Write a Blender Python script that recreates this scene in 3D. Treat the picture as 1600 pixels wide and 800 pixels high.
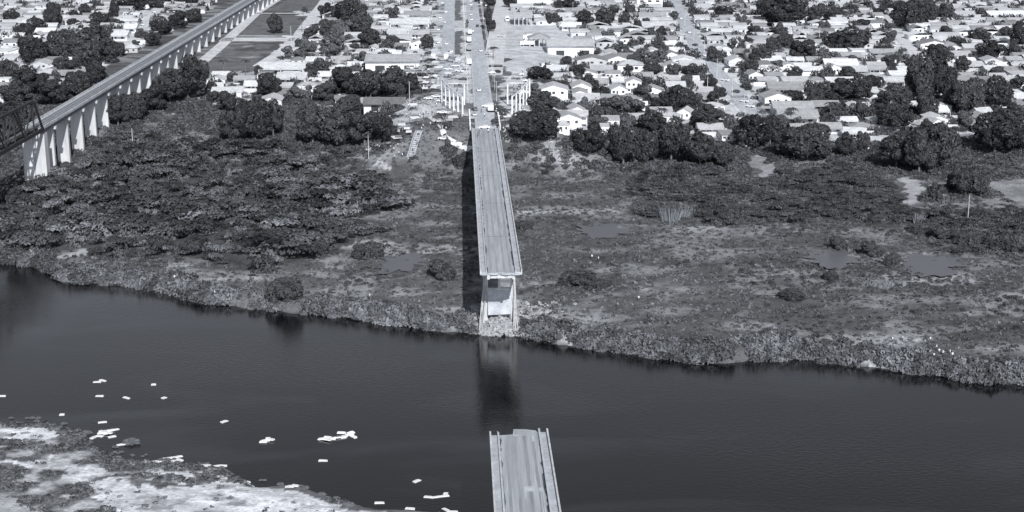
import bpy, bmesh, math, random
import numpy as np
from mathutils import Vector, Matrix

for o in list(bpy.data.objects): bpy.data.objects.remove(o, do_unlink=True)
random.seed(7)
RNG = np.random.default_rng(11)
SC = bpy.context.scene
COL = SC.collection

# ------------------------------------------------------------------ camera
CAM_Z = 125.8                 # metres above the river
PITCH = math.radians(14.5)
FPX = 2400.0                  # focal length in pixels of a 1600 px wide frame
cam_data = bpy.data.cameras.new('camera')
cam_data.sensor_width = 36.0
cam_data.lens = 36.0 * FPX / 1600.0
cam_data.clip_start = 1.0
cam_data.clip_end = 12000.0
cam = bpy.data.objects.new('camera', cam_data)
cam.location = (0, 0, CAM_Z)
cam.rotation_euler = (math.pi / 2 - PITCH, 0, 0)
COL.objects.link(cam)
SC.camera = cam

# ------------------------------------------------------------------ light
SUN_DIR = Vector((-6.5, 33.0, -22.0)).normalized()     # direction the light travels
sun_el = math.asin(-SUN_DIR.z)
w = bpy.data.worlds.new('World'); SC.world = w; w.use_nodes = True
nt = w.node_tree; nt.nodes.clear()
sky = nt.nodes.new('ShaderNodeTexSky'); sky.sky_type = 'NISHITA'; sky.sun_disc = False
sky.sun_elevation = sun_el
sky.sun_rotation = math.atan2(-SUN_DIR.x, -SUN_DIR.y)
bw = nt.nodes.new('ShaderNodeRGBToBW')
mx = nt.nodes.new('ShaderNodeMix'); mx.data_type = 'RGBA'; mx.blend_type = 'MULTIPLY'
mx.inputs['Factor'].default_value = 1.0
mx.inputs['B'].default_value = (0.91, 0.98, 1.11, 1)       # the photograph is a cool black and white
bg = nt.nodes.new('ShaderNodeBackground'); bg.inputs['Strength'].default_value = 0.112
out = nt.nodes.new('ShaderNodeOutputWorld')
nt.links.new(sky.outputs[0], bw.inputs[0]); nt.links.new(bw.outputs[0], mx.inputs['A'])
nt.links.new(mx.outputs['Result'], bg.inputs['Color']); nt.links.new(bg.outputs[0], out.inputs['Surface'])
sd = bpy.data.lights.new('sun', 'SUN'); sd.energy = 4.1; sd.angle = math.radians(0.5)
sd.color = (1.0, 0.995, 0.985)
sun = bpy.data.objects.new('sun', sd); COL.objects.link(sun)
sun.rotation_euler = SUN_DIR.to_track_quat('-Z', 'Y').to_euler()
SC.view_settings.view_transform = 'Standard'; SC.view_settings.look = 'None'
SC.view_settings.gamma = 1.0; SC.view_settings.use_curve_mapping = False
SC.view_settings.exposure = 0.10

# ------------------------------------------------------------------ small helpers
def tag(o, label=None, cat=None, group=None, kind=None):
    if label: o['label'] = label
    if cat: o['category'] = cat
    if group: o['group'] = group
    if kind: o['kind'] = kind
    return o

def empty(name, loc, rz=0, scale=None):
    o = bpy.data.objects.new(name, None); COL.objects.link(o)
    o.location = loc; o.rotation_euler = (0, 0, rz); o.empty_display_size = 0.5
    if scale: o.scale = scale
    return o

def link(name, me, parent=None):
    o = bpy.data.objects.new(name, me); COL.objects.link(o)
    if parent: o.parent = parent
    return o

def copy_tree(o, parent=None):
    c = o.copy(); COL.objects.link(c); c.parent = parent
    for ch in o.children: copy_tree(ch, c)
    return c

class MB:
    """collects boxes, prisms and tubes into one mesh"""
    def __init__(s): s.v = []; s.f = []
    def add(s, vs, fs):
        b = len(s.v); s.v += [tuple(v) for v in vs]; s.f += [tuple(i + b for i in f) for f in fs]; return s
    def box(s, x0, x1, y0, y1, z0, z1):
        return s.add([(x0,y0,z0),(x1,y0,z0),(x1,y1,z0),(x0,y1,z0),(x0,y0,z1),(x1,y0,z1),(x1,y1,z1),(x0,y1,z1)],
                     [(0,3,2,1),(4,5,6,7),(0,1,5,4),(1,2,6,5),(2,3,7,6),(3,0,4,7)])
    def taper(s, b, t):       # b, t = (x0,x1,y0,y1,z)
        x0,x1,y0,y1,z0 = b; X0,X1,Y0,Y1,z1 = t
        return s.add([(x0,y0,z0),(x1,y0,z0),(x1,y1,z0),(x0,y1,z0),(X0,Y0,z1),(X1,Y0,z1),(X1,Y1,z1),(X0,Y1,z1)],
                     [(0,3,2,1),(4,5,6,7),(0,1,5,4),(1,2,6,5),(2,3,7,6),(3,0,4,7)])
    def bar(s, p, q, r, r2=None, n=6):
        p = Vector(p); q = Vector(q); r2 = r if r2 is None else r2
        d = (q - p).normalized(); a = d.orthogonal().normalized(); b = d.cross(a)
        vs = [p + (a*math.cos(2*math.pi*k/n) + b*math.sin(2*math.pi*k/n))*r for k in range(n)]
        vs += [q + (a*math.cos(2*math.pi*k/n) + b*math.sin(2*math.pi*k/n))*r2 for k in range(n)]
        fs = [(k, (k+1) % n, n + (k+1) % n, n + k) for k in range(n)] + [tuple(range(n))[::-1], tuple(range(n, 2*n))]
        return s.add(vs, fs)
    def prism(s, poly, z0, z1):   # poly xy counter clockwise
        n = len(poly)
        return s.add([(x,y,z0) for x,y in poly] + [(x,y,z1) for x,y in poly],
                     [tuple(range(n))[::-1], tuple(range(n,2*n))] + [(k,(k+1)%n,n+(k+1)%n,n+k) for k in range(n)])
    def mesh(s, name, mat):
        me = bpy.data.meshes.new(name); me.from_pydata(s.v, [], s.f)
        if mat: me.materials.append(mat)
        me.update(); return me
    def build(s, name, mat, parent=None): return link(name, s.mesh(name, mat), parent)

def np_mesh(name, V, F, mat, tone=None, smooth=False):
    """V (n,3), F (m,k) arrays -> mesh, quickly"""
    me = bpy.data.meshes.new(name); V = np.asarray(V, np.float32); F = np.asarray(F, np.int32); m, k = F.shape
    me.vertices.add(len(V)); me.vertices.foreach_set('co', V.ravel())
    me.loops.add(m*k); me.loops.foreach_set('vertex_index', F.ravel())
    me.polygons.add(m); me.polygons.foreach_set('loop_start', np.arange(0, m*k, k, dtype=np.int32))
    me.polygons.foreach_set('loop_total', np.full(m, k, np.int32))
    if smooth: me.polygons.foreach_set('use_smooth', np.ones(m, bool))
    me.update(calc_edges=True)
    if tone is not None:
        a = me.attributes.new('tone', 'FLOAT', 'POINT'); a.data.foreach_set('value', np.asarray(tone, np.float32))
    if mat: me.materials.append(mat)
    return me

def hash2(ix, iy, seed):
    h = (ix.astype(np.int64)*374761393 + iy.astype(np.int64)*668265263 + seed*1442695) & 0xffffffff
    h = ((h ^ (h >> 13))*1274126177) & 0xffffffff
    return ((h ^ (h >> 16)) & 0xffff)/65535.0
def vnoise(x, y, s, seed=0):
    x = np.asarray(x, float)/s; y = np.asarray(y, float)/s
    ix = np.floor(x).astype(np.int64); iy = np.floor(y).astype(np.int64); fx = x-ix; fy = y-iy
    fx = fx*fx*(3-2*fx); fy = fy*fy*(3-2*fy)
    a = hash2(ix,iy,seed); b = hash2(ix+1,iy,seed); c = hash2(ix,iy+1,seed); d = hash2(ix+1,iy+1,seed)
    return (a*(1-fx)+b*fx)*(1-fy)+(c*(1-fx)+d*fx)*fy
def fbm(x, y, s, seed=0, n=4):
    r = 0; a = .5
    for k in range(n): r = r + a*vnoise(x, y, s/2**k, seed+k*17); a *= .5
    return r/(1-.5**n)
def sstep(a, b, x):
    t = np.clip((x-a)/(b-a), 0, 1); return t*t*(3-2*t)

# ------------------------------------------------------------------ materials
def grey(v, cool=1.0):
    k = cool
    return (v*(1-.06*k), v*(1-.012*k), v*(1+.07*k), 1)

def mat(name, v, rough=.8, noise=None, amp=.2, spec=.3, bump=0, metal=0, attr=False, objcol=False, fine=None, stretch=None, cool=1.0):
    m = bpy.data.materials.new(name); m.use_nodes = True; n = m.node_tree; b = n.nodes['Principled BSDF']
    b.inputs['Roughness'].default_value = rough; b.inputs['Specular IOR Level'].default_value = spec
    b.inputs['Metallic'].default_value = metal
    if attr:
        a = n.nodes.new('ShaderNodeAttribute'); a.attribute_name = 'tone'; val = a.outputs['Fac']
        g = n.nodes.new('ShaderNodeMath'); g.operation = 'MULTIPLY'; g.inputs[1].default_value = v
        n.links.new(val, g.inputs[0]); val = g.outputs[0]
    elif objcol:
        a = n.nodes.new('ShaderNodeObjectInfo'); s_ = n.nodes.new('ShaderNodeSeparateColor')
        n.links.new(a.outputs['Color'], s_.inputs[0])
        g = n.nodes.new('ShaderNodeMath'); g.operation = 'MULTIPLY'; g.inputs[1].default_value = v
        n.links.new(s_.outputs[0], g.inputs[0]); val = g.outputs[0]
    else:
        a = n.nodes.new('ShaderNodeValue'); a.outputs[0].default_value = v; val = a.outputs[0]
    tc = n.nodes.new('ShaderNodeNewGeometry'); pos = tc.outputs['Position']
    if stretch:
        mp = n.nodes.new('ShaderNodeMapping'); mp.inputs['Scale'].default_value = stretch
        n.links.new(pos, mp.inputs['Vector']); pos = mp.outputs[0]
    nz_out = None
    for sc_, am in ((noise, amp), (fine, amp*.9)):
        if not sc_: continue
        nz = n.nodes.new('ShaderNodeTexNoise'); nz.inputs['Scale'].default_value = 1/sc_; nz.inputs['Detail'].default_value = 5
        nz.inputs['Roughness'].default_value = .65
        n.links.new(pos, nz.inputs['Vector'])
        r = n.nodes.new('ShaderNodeMapRange'); r.inputs['From Min'].default_value = .3; r.inputs['From Max'].default_value = .7
        r.inputs['To Min'].default_value = 1-am; r.inputs['To Max'].default_value = 1+am
        n.links.new(nz.outputs['Fac'], r.inputs['Value'])
        q = n.nodes.new('ShaderNodeMath'); q.operation = 'MULTIPLY'
        n.links.new(val, q.inputs[0]); n.links.new(r.outputs[0], q.inputs[1]); val = q.outputs[0]; nz_out = nz
    cc = n.nodes.new('ShaderNodeCombineColor')
    for k, c in enumerate(grey(1, cool)[:3]):
        q = n.nodes.new('ShaderNodeMath'); q.operation = 'MULTIPLY'; q.inputs[1].default_value = c
        n.links.new(val, q.inputs[0]); n.links.new(q.outputs[0], cc.inputs[k])
    n.links.new(cc.outputs[0], b.inputs['Base Color'])
    if bump and nz_out:
        bp = n.nodes.new('ShaderNodeBump'); bp.inputs['Strength'].default_value = 1; bp.inputs['Distance'].default_value = bump
        n.links.new(nz_out.outputs['Fac'], bp.inputs['Height']); n.links.new(bp.outputs[0], b.inputs['Normal'])
    return m

M = {}
M['ground'] = mat('ground_soil_and_grass', 1, .95, 7, .3, .1, bump=.4, attr=True, fine=.9, cool=.65)
M['leaf'] = mat('leaves', 1, .55, .9, .3, .25, objcol=True)
M['scrub'] = mat('scrub_leaves', 1, .7, 2.5, .3, .15, attr=True)
M['bark'] = mat('bark', .16, .9, .6, .3, .1)
M['concrete'] = mat('aged_concrete', .46, .85, 3, .22, .2, fine=.5)
M['pale_concrete'] = mat('pale_concrete', .56, .8, 2.5, .32, .2, stretch=(1,1,.35), cool=.4)
M['pier_concrete'] = mat('pier_concrete', .55, .8, 3.2, .26, .2, stretch=(1,1,.2), cool=.3)
M['asphalt'] = mat('worn_asphalt', .40, .85, 2.4, .19, .2, stretch=(1,.06,1), fine=.9)
M['town_road'] = mat('dusty_asphalt', .48, .9, 6, .16, .15, stretch=(1,.3,1), fine=1.5)
M['dirt_street'] = mat('dirt_street', .6, .95, 7, .2, .1, fine=1.5, cool=.5)
M['kerb'] = mat('kerb_concrete', .5, .85, 2, .2, .2)
M['dark_joint'] = mat('dirty_kerb_gutter', .1, .9, 1.5, .5, .1)
M['paint'] = mat('white_paint', .68, .7, 2, .12, .2, cool=.3)
M['steel'] = mat('dark_steel', .028, .6, 2, .3, .4)
M['rail_steel'] = mat('rail_steel', .16, .5, 2, .3, .4)
M['ballast'] = mat('ballast', .27, .95, 1.5, .3, .1)
M['roof'] = mat('tiled_roof', 1, .85, 2.6, .2, .2, objcol=True, fine=.8, cool=.5)
M['wall'] = mat('rendered_wall', 1, .85, 3, .14, .2, objcol=True, cool=.3)
M['far_house'] = mat('far_town_surfaces', 1, .85, 5, .18, .2, attr=True, cool=.5)
M['dark_opening'] = mat('dark_window_glass', .05, .35, None, .0, .5)
M['door'] = mat('painted_door', .09, .7, .8, .2, .2)
M['vehicle'] = mat('vehicle_paint', 1, .35, None, .0, .5, objcol=True, cool=.3)
M['tyre'] = mat('tyre_rubber', .02, .9)
M['foam'] = mat('white_foam_board', .8, .8, .6, .08, .2, cool=.1)
M['rock'] = mat('river_rock', .12, .9, .8, .35, .2, bump=.1)
M['rubble'] = mat('broken_concrete', .36, .9, 1.2, .35, .2, cool=.5)
M['pond'] = mat('muddy_pond_water', .13, .4, 6, .06, .4)
M['skin'] = mat('skin', .2, .6)
M['cloth'] = mat('cloth', 1, .85, objcol=True, cool=.3)
M['cane'] = mat('dry_reeds', .34, .9, .5, .3, .1)

def water_material():
    m = bpy.data.materials.new('river_water'); m.use_nodes = True; n = m.node_tree; b = n.nodes['Principled BSDF']
    b.inputs['IOR'].default_value = 1.5
    g = n.nodes.new('ShaderNodeNewGeometry')
    # silty base colour with broad current streaks
    mp = n.nodes.new('ShaderNodeMapping'); mp.inputs['Scale'].default_value = (.012,.03,1); n.links.new(g.outputs['Position'], mp.inputs['Vector'])
    nz = n.nodes.new('ShaderNodeTexNoise'); nz.inputs['Scale'].default_value = 1; nz.inputs['Detail'].default_value = 5; nz.inputs['Distortion'].default_value = .8
    n.links.new(mp.outputs[0], nz.inputs['Vector'])
    cr = n.nodes.new('ShaderNodeMix'); cr.data_type = 'RGBA'
    cr.inputs['A'].default_value = grey(.002,1.2); cr.inputs['B'].default_value = grey(.024,1.2)
    rr = n.nodes.new('ShaderNodeMapRange'); rr.inputs['From Min'].default_value = .52; rr.inputs['From Max'].default_value = .7
    n.links.new(nz.outputs['Fac'], rr.inputs['Value']); n.links.new(rr.outputs[0], cr.inputs['Factor'])
    n.links.new(cr.outputs['Result'], b.inputs['Base Color'])
    r2 = n.nodes.new('ShaderNodeMapRange'); r2.inputs['From Min'].default_value = .35; r2.inputs['From Max'].default_value = .7
    r2.inputs['To Min'].default_value = .02; r2.inputs['To Max'].default_value = .05
    n.links.new(nz.outputs['Fac'], r2.inputs['Value']); n.links.new(r2.outputs[0], b.inputs['Roughness'])
    # ripples
    mp2 = n.nodes.new('ShaderNodeMapping'); mp2.inputs['Scale'].default_value = (.55,1.15,1); mp2.inputs['Rotation'].default_value = (0,0,.25)
    n.links.new(g.outputs['Position'], mp2.inputs['Vector'])
    w1 = n.nodes.new('ShaderNodeTexNoise'); w1.inputs['Scale'].default_value = 1.1; w1.inputs['Detail'].default_value = 4; w1.inputs['Roughness'].default_value = .6
    n.links.new(mp2.outputs[0], w1.inputs['Vector'])
    bp = n.nodes.new('ShaderNodeBump'); bp.inputs['Strength'].default_value = 1
    am = n.nodes.new('ShaderNodeMapRange'); am.inputs['To Min'].default_value = .02; am.inputs['To Max'].default_value = .065
    mp3 = n.nodes.new('ShaderNodeMapping'); mp3.inputs['Scale'].default_value = (.008,.014,1); n.links.new(g.outputs['Position'], mp3.inputs['Vector'])
    w2 = n.nodes.new('ShaderNodeTexNoise'); w2.inputs['Scale'].default_value = 1.3; w2.inputs['Detail'].default_value = 3; n.links.new(mp3.outputs[0], w2.inputs['Vector'])
    am.inputs['From Min'].default_value = .35; am.inputs['From Max'].default_value = .65
    n.links.new(w2.outputs['Fac'], am.inputs['Value'])
    h = n.nodes.new('ShaderNodeMath'); h.operation = 'MULTIPLY'; n.links.new(w1.outputs['Fac'], h.inputs[0]); n.links.new(am.outputs[0], h.inputs[1])
    bp.inputs['Distance'].default_value = 1.0
    n.links.new(h.outputs[0], bp.inputs['Height']); n.links.new(bp.outputs[0], b.inputs['Normal'])
    return m
M['water'] = water_material()

# ------------------------------------------------------------------ survey: photo points -> real ground positions
CT, ST = math.cos(PITCH), math.sin(PITCH)
def ray(px, py):
    u = (px-800)/FPX; v = (400-py)/FPX
    return np.array([u, CT + v*ST, -ST + v*CT])
def at_z(px, py, z):
    d = ray(px, py); t = (z-CAM_Z)/d[2]; return (d[0]*t, d[1]*t)
def to_px(x, y, z):
    h = CAM_Z - z; zc = y*CT + h*ST; v = (y*ST - h*CT)/zc
    return 800+FPX*x/zc, 400-FPX*v
def depth(y, z): return y*CT + (CAM_Z-z)*ST

FB = [(-250,380),(0,410),(60,418),(100,440),(200,447),(270,458),(300,470),(400,482),(480,490),(560,498),(650,514),(760,520),(860,533),
      (940,546),(1060,564),(1130,566),(1250,560),(1350,573),(1450,585),(1530,597),(1600,600),(1750,622),(2000,665)]
FBW = np.array([at_z(a,b,0) for a,b in FB])
NB = [(-400,640),(-100,648),(0,655),(80,660),(120,672),(150,692),(190,712),(260,720),(320,726),(370,740),(400,753),(470,763),(520,782),(600,793),(720,806),(900,960),(1000,1500)]
NBW = np.array([at_z(a,b,0) for a,b in NB])
def far_bank(x): return np.interp(x, FBW[:,0], FBW[:,1])
def near_bank(x): return np.interp(x, NBW[:,0], NBW[:,1])

HEAD = .0355
def road_x(y): return -2.83 - HEAD*(np.asarray(y)-386)
ROAD_Z = 21.3
def F(x, y, rough=True):
    x = np.asarray(x, float); y = np.asarray(y, float)
    s = y - far_bank(x) + (vnoise(x,y,7,3)-.5)*3.4 + (vnoise(x,y,2.6,4)-.5)*2
    g = np.interp(y, [0,540,600,650,700,770,850,970,1400,3000,9000],[4,4.4,5.0,8.0,11,14.5,17.5,20.5,23,40,150])
    z = np.interp(s, [-14,-3,0,1.6,5,25],[-4,-1.5,0,1.6,2.7,3.3]) + (g-3.3)*sstep(25,90,s)
    n = y - near_bank(x)
    zn = np.interp(-n + (vnoise(x,y,9,8)-.5)*6, [-10,-1,0,3,20,80,300],[-4,-.4,0,.5,1.2,2.0,5]) + (fbm(x,y,8,9)-.5)*.8*sstep(2,10,-n)
    z = np.where(y < (near_bank(x)+far_bank(x))/2, zn, z)
    if rough:
        k = sstep(3,15,s)*(1-sstep(620,680,y))
        z = z + k*((fbm(x,y,14,5)-.5)*1.6 + (fbm(x,y,3,6,2)-.5)*.7)
    e = np.clip((64-np.abs(x-road_x(y)))/40, 0, 1); e = e*e*(3-2*e)*sstep(588,616,y)
    z = z + np.maximum(ROAD_Z-.12-z, 0)*e
    return z
def ground_at(px, py):
    d = ray(px, py)
    lo, hi = 120.0, 6000.0
    t = np.linspace(150, 3500, 3000); zz = CAM_Z + d[2]*t - F(d[0]*t, d[1]*t, False)
    k = np.argmax(zz < 0)
    if zz[k] >= 0: k = len(t)-1
    a, b = t[max(k-1,0)], t[k]
    for _ in range(20):
        m = (a+b)/2
        if CAM_Z + d[2]*m - F(d[0]*m, d[1]*m, False) < 0: b = m
        else: a = m
    return float(d[0]*b), float(d[1]*b), float(F(d[0]*b, d[1]*b))
def wpoly(pts): return np.array([ground_at(*p)[:2] for p in pts])
def inside(P, x, y):
    x = np.asarray(x); y = np.asarray(y); r = np.zeros(x.shape, bool); n = len(P)
    for i in range(n):
        x0,y0 = P[i]; x1,y1 = P[(i+1)%n]
        if y0 == y1: continue
        c = ((y0 > y) != (y1 > y)) & (x < (x1-x0)*(y-y0)/(y1-y0)+x0)
        r ^= c
    return r

# ------------------------------------------------------------------ zones of the ground
SAND = [wpoly(p) for p in (
    [(130,746),(200,742),(260,757),(330,752),(400,762),(470,769),(520,785),(600,797),(640,830),(230,830),(150,778)],
    [(-40,716),(60,718),(110,728),(100,738),(40,732),(-40,728)],
    [(-40,668),(60,668),(100,682),(60,688),(-40,680)],
    [(195,727),(230,733),(330,737),(300,746),(240,742)],
    [(110,735),(170,735),(150,752),(120,750)],
    )]
TOWN = [wpoly(p) for p in (
    [(786,206),(812,200),(880,210),(945,212),(1050,203),(1140,225),(1165,215),(1235,205),(1340,228),(1400,215),(1440,212),(1600,205),(1850,200),(1850,-30),(1700,-60),(790,-60)],
    [(560,232),(600,236),(640,205),(700,190),(742,196),(740,-60),(520,-60),(440,60),(425,95),(300,118),(296,160),(350,168),(455,160),(545,175),(600,190)],
    [(-200,150),(0,160),(60,150),(130,118),(230,70),(330,10),(360,-60),(-400,-60),(-350,60)],
    )]
GRASS = [wpoly(p) for p in (
    [(418,17),(446,2),(470,-14),(520,-14),(507,4),(490,17)],
    [(402,23),(484,25),(463,55),(368,54)],
    [(352,71),(390,70),(372,76)],[(400,70),(428,70),(418,75),(398,76)],
    [(338,88),(352,77),(412,80),(405,88)],
    [(322,93),(407,92),(403,112),(350,118),(318,118)],
    [(709,0),(721,0),(720,32),(708,32)],[(709,48),(721,48),(720,88),(708,92)],
    [(690,176),(734,180),(738,235),(665,262),(640,230),(658,185)],
    [(445,165),(480,160),(470,215),(446,215)],
    [(757,52),(769,52),(774,72),(760,72)],
    )]
PALE = [wpoly(p) for p in (
    [(300,122),(365,112),(420,108),(400,140),(350,150),(296,158)],
    [(405,112),(470,106),(480,118),(410,122)],
    [(1406,272),(1432,273),(1438,290),(1442,322),(1410,322)],
    [(1448,283),(1480,280),(1472,302),(1452,300)],
    [(1520,312),(1545,285),(1600,278),(1700,282),(1700,322),(1560,325)],
    [(1172,240),(1196,236),(1212,262),(1206,292),(1172,268)],
    [(575,176),(640,176),(632,200),(590,196)],
    [(802,462),(830,486),(880,500),(905,512),(900,534),(850,530),(802,521)],
    [(725,488),(760,480),(760,516),(705,508)],
    [(922,486),(948,482),(955,506),(930,508)],
    [(1155,470),(1180,486),(1210,520),(1180,520)],
    [(820,35),(905,45),(905,100),(795,112),(770,60),(786,0),(800,0)],
    [(300,205),(350,215),(345,236),(270,228)],
    [(596,250),(612,250),(610,264),(585,264)],
    [(605,292),(650,288),(655,304),(600,302)],
    [(515,408),(560,408),(550,418),(520,417)],
    )]
PALEV = [.42,.4,.36,.33,.27,.3,.5,.30,.27,.26,.22,.56,.3,.42,.24,.26]
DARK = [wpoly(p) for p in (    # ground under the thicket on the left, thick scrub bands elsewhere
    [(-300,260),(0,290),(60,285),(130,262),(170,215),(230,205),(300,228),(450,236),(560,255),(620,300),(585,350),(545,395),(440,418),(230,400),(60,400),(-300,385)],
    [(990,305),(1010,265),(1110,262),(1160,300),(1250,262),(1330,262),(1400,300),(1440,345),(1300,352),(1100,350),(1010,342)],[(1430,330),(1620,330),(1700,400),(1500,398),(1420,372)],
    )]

def road_strip(pts, width):
    """centre line in photo points -> (left, right) world edges, on the ground"""
    c = np.array([ground_at(*p)[:2] for p in pts]); return c
STREETS = {   # name of street: photo points of its centre line, width in metres
    'side': ([(1040,-30),(1058,10),(1082,60),(1106,100),(1140,132),(1172,175),(1186,205)], 8.5),
    'track_by_rail': ([(313,100),(345,72),(372,47),(402,19),(440,-5),(470,-25)], 7.0),
    'field_edge': ([(405,104),(440,82),(468,55),(488,28),(505,6),(520,-20)], 8.0),
    'left_town': ([(198,74),(222,42),(245,16),(262,0),(290,-30)], 7.0),
    'cross_right': ([(1128,152),(1230,150),(1320,158),(1400,150)], 6.0),
    'cross_mid': ([(905,78),(1000,76),(1100,84)], 6.0),
    'upper_right': ([(1335,-20),(1372,14),(1400,50),(1440,95),(1490,120)], 7.5),
    'field_cross': ([(395,21),(484,21)], 5.0),
    'field_mid': ([(345,62),(460,62)], 16.0),
    'plaza_street': ([(768,118),(775,70),(782,25),(790,-20)], 11.0),
    'gate_track': ([(738,234),(715,226),(695,216),(690,198),(668,180),(655,160)], 2.4),
    'right_far': ([(1210,44),(1380,50),(1600,66)], 6.0),
}
STW = {k: (np.array([ground_at(*p)[:2] for p in v[0]]), v[1]) for k, v in STREETS.items()}
def seg_dist(P, x, y):
    x = np.asarray(x, float); y = np.asarray(y, float); best = np.full(x.shape, 1e9)
    for i in range(len(P)-1):
        ax, ay = P[i]; bx, by = P[i+1]; dx, dy = bx-ax, by-ay; L = dx*dx+dy*dy
        t = np.clip(((x-ax)*dx+(y-ay)*dy)/L, 0, 1)
        best = np.minimum(best, np.hypot(x-ax-t*dx, y-ay-t*dy))
    return best

# ------------------------------------------------------------------ ground sheet (one heightfield out past the horizon)
def axis_rows():
    a = list(np.linspace(-2500, 150, 28)[:-1]); y = 150.0
    while y < 1500: a.append(y); y += max(1.0, y*.0029)
    while y < 9000: a.append(y); y *= 1.06
    return np.array(a)
def axis_cols():
    inner = np.linspace(-.40, .40, 640)
    outer = np.array([.41,.43,.46,.5,.56,.64,.75,.9,1.2,1.6,2.2,3,4.5,7])
    return np.concatenate([-outer[::-1], inner, outer])
ys = axis_rows(); cs = axis_cols()
U, Y = np.meshgrid(cs, ys)
X = U*np.maximum(np.abs(Y)+60, 210)
Z = F(X, Y)
jx = X + (vnoise(X,Y,5,41)-.5)*5 + (vnoise(X,Y,14,44)-.5)*8; jy = Y + (vnoise(X,Y,5,42)-.5)*7 + (vnoise(X,Y,14,45)-.5)*14
s_ = Y - far_bank(X); n_ = Y - near_bank(X)
tone = .075 + .06*(fbm(X,Y,22,21)) + .14*sstep(.47,.70,fbm(X*.6,Y,9,22)) + .16*sstep(.58,.72,fbm(X*.5,Y*1.2,16,29))
tone = np.where(s_ < 22, tone*(1.18), tone)
# floor of the river and the sandy near bank
nb = n_ < 3
sand = fbm(X, Y*1.4, 12, 33, 4)
inner_sand = sstep(6, 26, -(n_) - (fbm(X,Y,20,35)-.5)*24)
tn = .09 + .12*fbm(X,Y,4,34) + .36*sstep(.53,.66,.6*sand+.4*fbm(X,Y*1.5,4,39))
for P in SAND: tn = np.where(inside(P, X+(vnoise(X,Y,4,51)-.5)*7+(vnoise(X,Y,1.5,53)-.5)*3, Y+(vnoise(X,Y,4,52)-.5)*9+(vnoise(X,Y,1.5,54)-.5)*4), .52+.46*fbm(X,Y*2,5,37)-.34*sstep(.55,.68,fbm(X*.7,Y*1.6,3.2,40,3)), tn)
tn = np.where((-n_ > 40+8*(vnoise(X,Y,12,36)-.5)) & (X < -55), .30+.2*fbm(X,Y*2,10,38), tn)
tn = np.where(-n_ < 3, np.minimum(tn,.2), tn)
tone = np.where(Y < (near_bank(X)+far_bank(X))/2, tn, tone)
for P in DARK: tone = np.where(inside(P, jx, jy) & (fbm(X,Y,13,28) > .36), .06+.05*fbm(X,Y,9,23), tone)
for P in TOWN:
    tv = .54 + .16*sstep(.35,.7,fbm(X,Y*.5,18,24)) - .36*sstep(.56,.72,fbm(X,Y*.7,10,25))
    tone = np.where(inside(P, jx, jy), tv, tone)
for P in GRASS: tone = np.where(inside(P, X+(jx-X)*.3, Y+(jy-Y)*.3), .13+.05*fbm(X,Y*3,20,26), tone)
for P, v in zip(PALE, PALEV): tone = np.where(inside(P, jx, jy), v*(.8+.4*fbm(X,Y,8,27)), tone)
tone = np.where(Z < -.2, .04, tone)
nr, nc = X.shape
idx = np.arange(nr*nc).reshape(nr,nc)
Fq = np.stack([idx[:-1,:-1],idx[:-1,1:],idx[1:,1:],idx[1:,:-1]],-1).reshape(-1,4)
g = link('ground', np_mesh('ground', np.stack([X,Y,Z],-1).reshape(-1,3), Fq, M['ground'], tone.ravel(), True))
tag(g, kind='structure')

wv = MB().add([(-4000,-2500,0),(4000,-2500,0),(4000,900,0),(-4000,900,0)], [(0,1,2,3)])
wv = MB().add([(-4000,-2500,0),(4000,-2500,0),(4000,700,0),(-4000,700,0)], [(0,1,2,3)]).build('river_water', M['water'])
tag(wv, kind='structure')

def ribbon(name, P, width, m, lift, kind='structure', z_fixed=None):
    # smooth resample
    seg = np.hypot(*np.diff(P, axis=0).T); t = np.concatenate([[0], np.cumsum(seg)]); n = max(2, int(t[-1]/3))
    tt = np.linspace(0, t[-1], n); px = np.interp(tt, t, P[:,0]); py = np.interp(tt, t, P[:,1])
    dx = np.gradient(px); dy = np.gradient(py); L = np.hypot(dx,dy); nx, ny = -dy/L, dx/L
    K = 7; V = []; 
    for k in range(K):
        o = (k/(K-1)-.5)*width; x = px+nx*o; y = py+ny*o
        V.append(np.stack([x,y,(F(x,y)+lift) if z_fixed is None else np.full(n,z_fixed)],-1))
    V = np.stack(V,1).reshape(-1,3); idx = np.arange(n*K).reshape(n,K)
    Q = np.stack([idx[:-1,:-1],idx[1:,:-1],idx[1:,1:],idx[:-1,1:]],-1).reshape(-1,4)
    o = link(name, np_mesh(name, V, Q, m, None, True)); tag(o, kind=kind); return o
for k, (P, wd) in STW.items():
    ribbon('street' if 'track' not in k else 'track', P, wd, M['dirt_street'] if k != 'side' else M['town_road'], .12)

# main road beyond the bridge, its two carriageways and median kerbs
def road_poly(x0, x1, y0, y1): return np.array([[ (x0+x1)/2+road_x(y0), y0],[(x0+x1)/2+road_x(y1), y1]])
for nm, x0, x1, y0, y1, lift in (('road',-4.0,4.6,604,1500,.14),('road',-20,-12.5,690,1500,.13)):
    ribbon(nm, road_poly(x0,x1,y0,y1), x1-x0, M['town_road'], lift)
def marks(name, x, dash, gap, y0, y1, z, w_=.14):
    mb = MB(); y = y0
    while y < y1:
        ye = min(y+dash, y1)
        mb.add([(road_x(y)+x-w_/2,y,z),(road_x(y)+x+w_/2,y,z),(road_x(ye)+x+w_/2,ye,z),(road_x(ye)+x-w_/2,ye,z)],[(0,1,2,3)]); y += dash+gap
    return mb
mk = MB()
for x, da, ga in ((.3,4,6),(-3.4,500,1),(4.0,500,1)):
    b = marks('m', x, da, ga, 612, 860, ROAD_Z+.05)
    mk.add(b.v, b.f)
tag(mk.build('road_marking', M['paint']), kind='structure')

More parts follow.
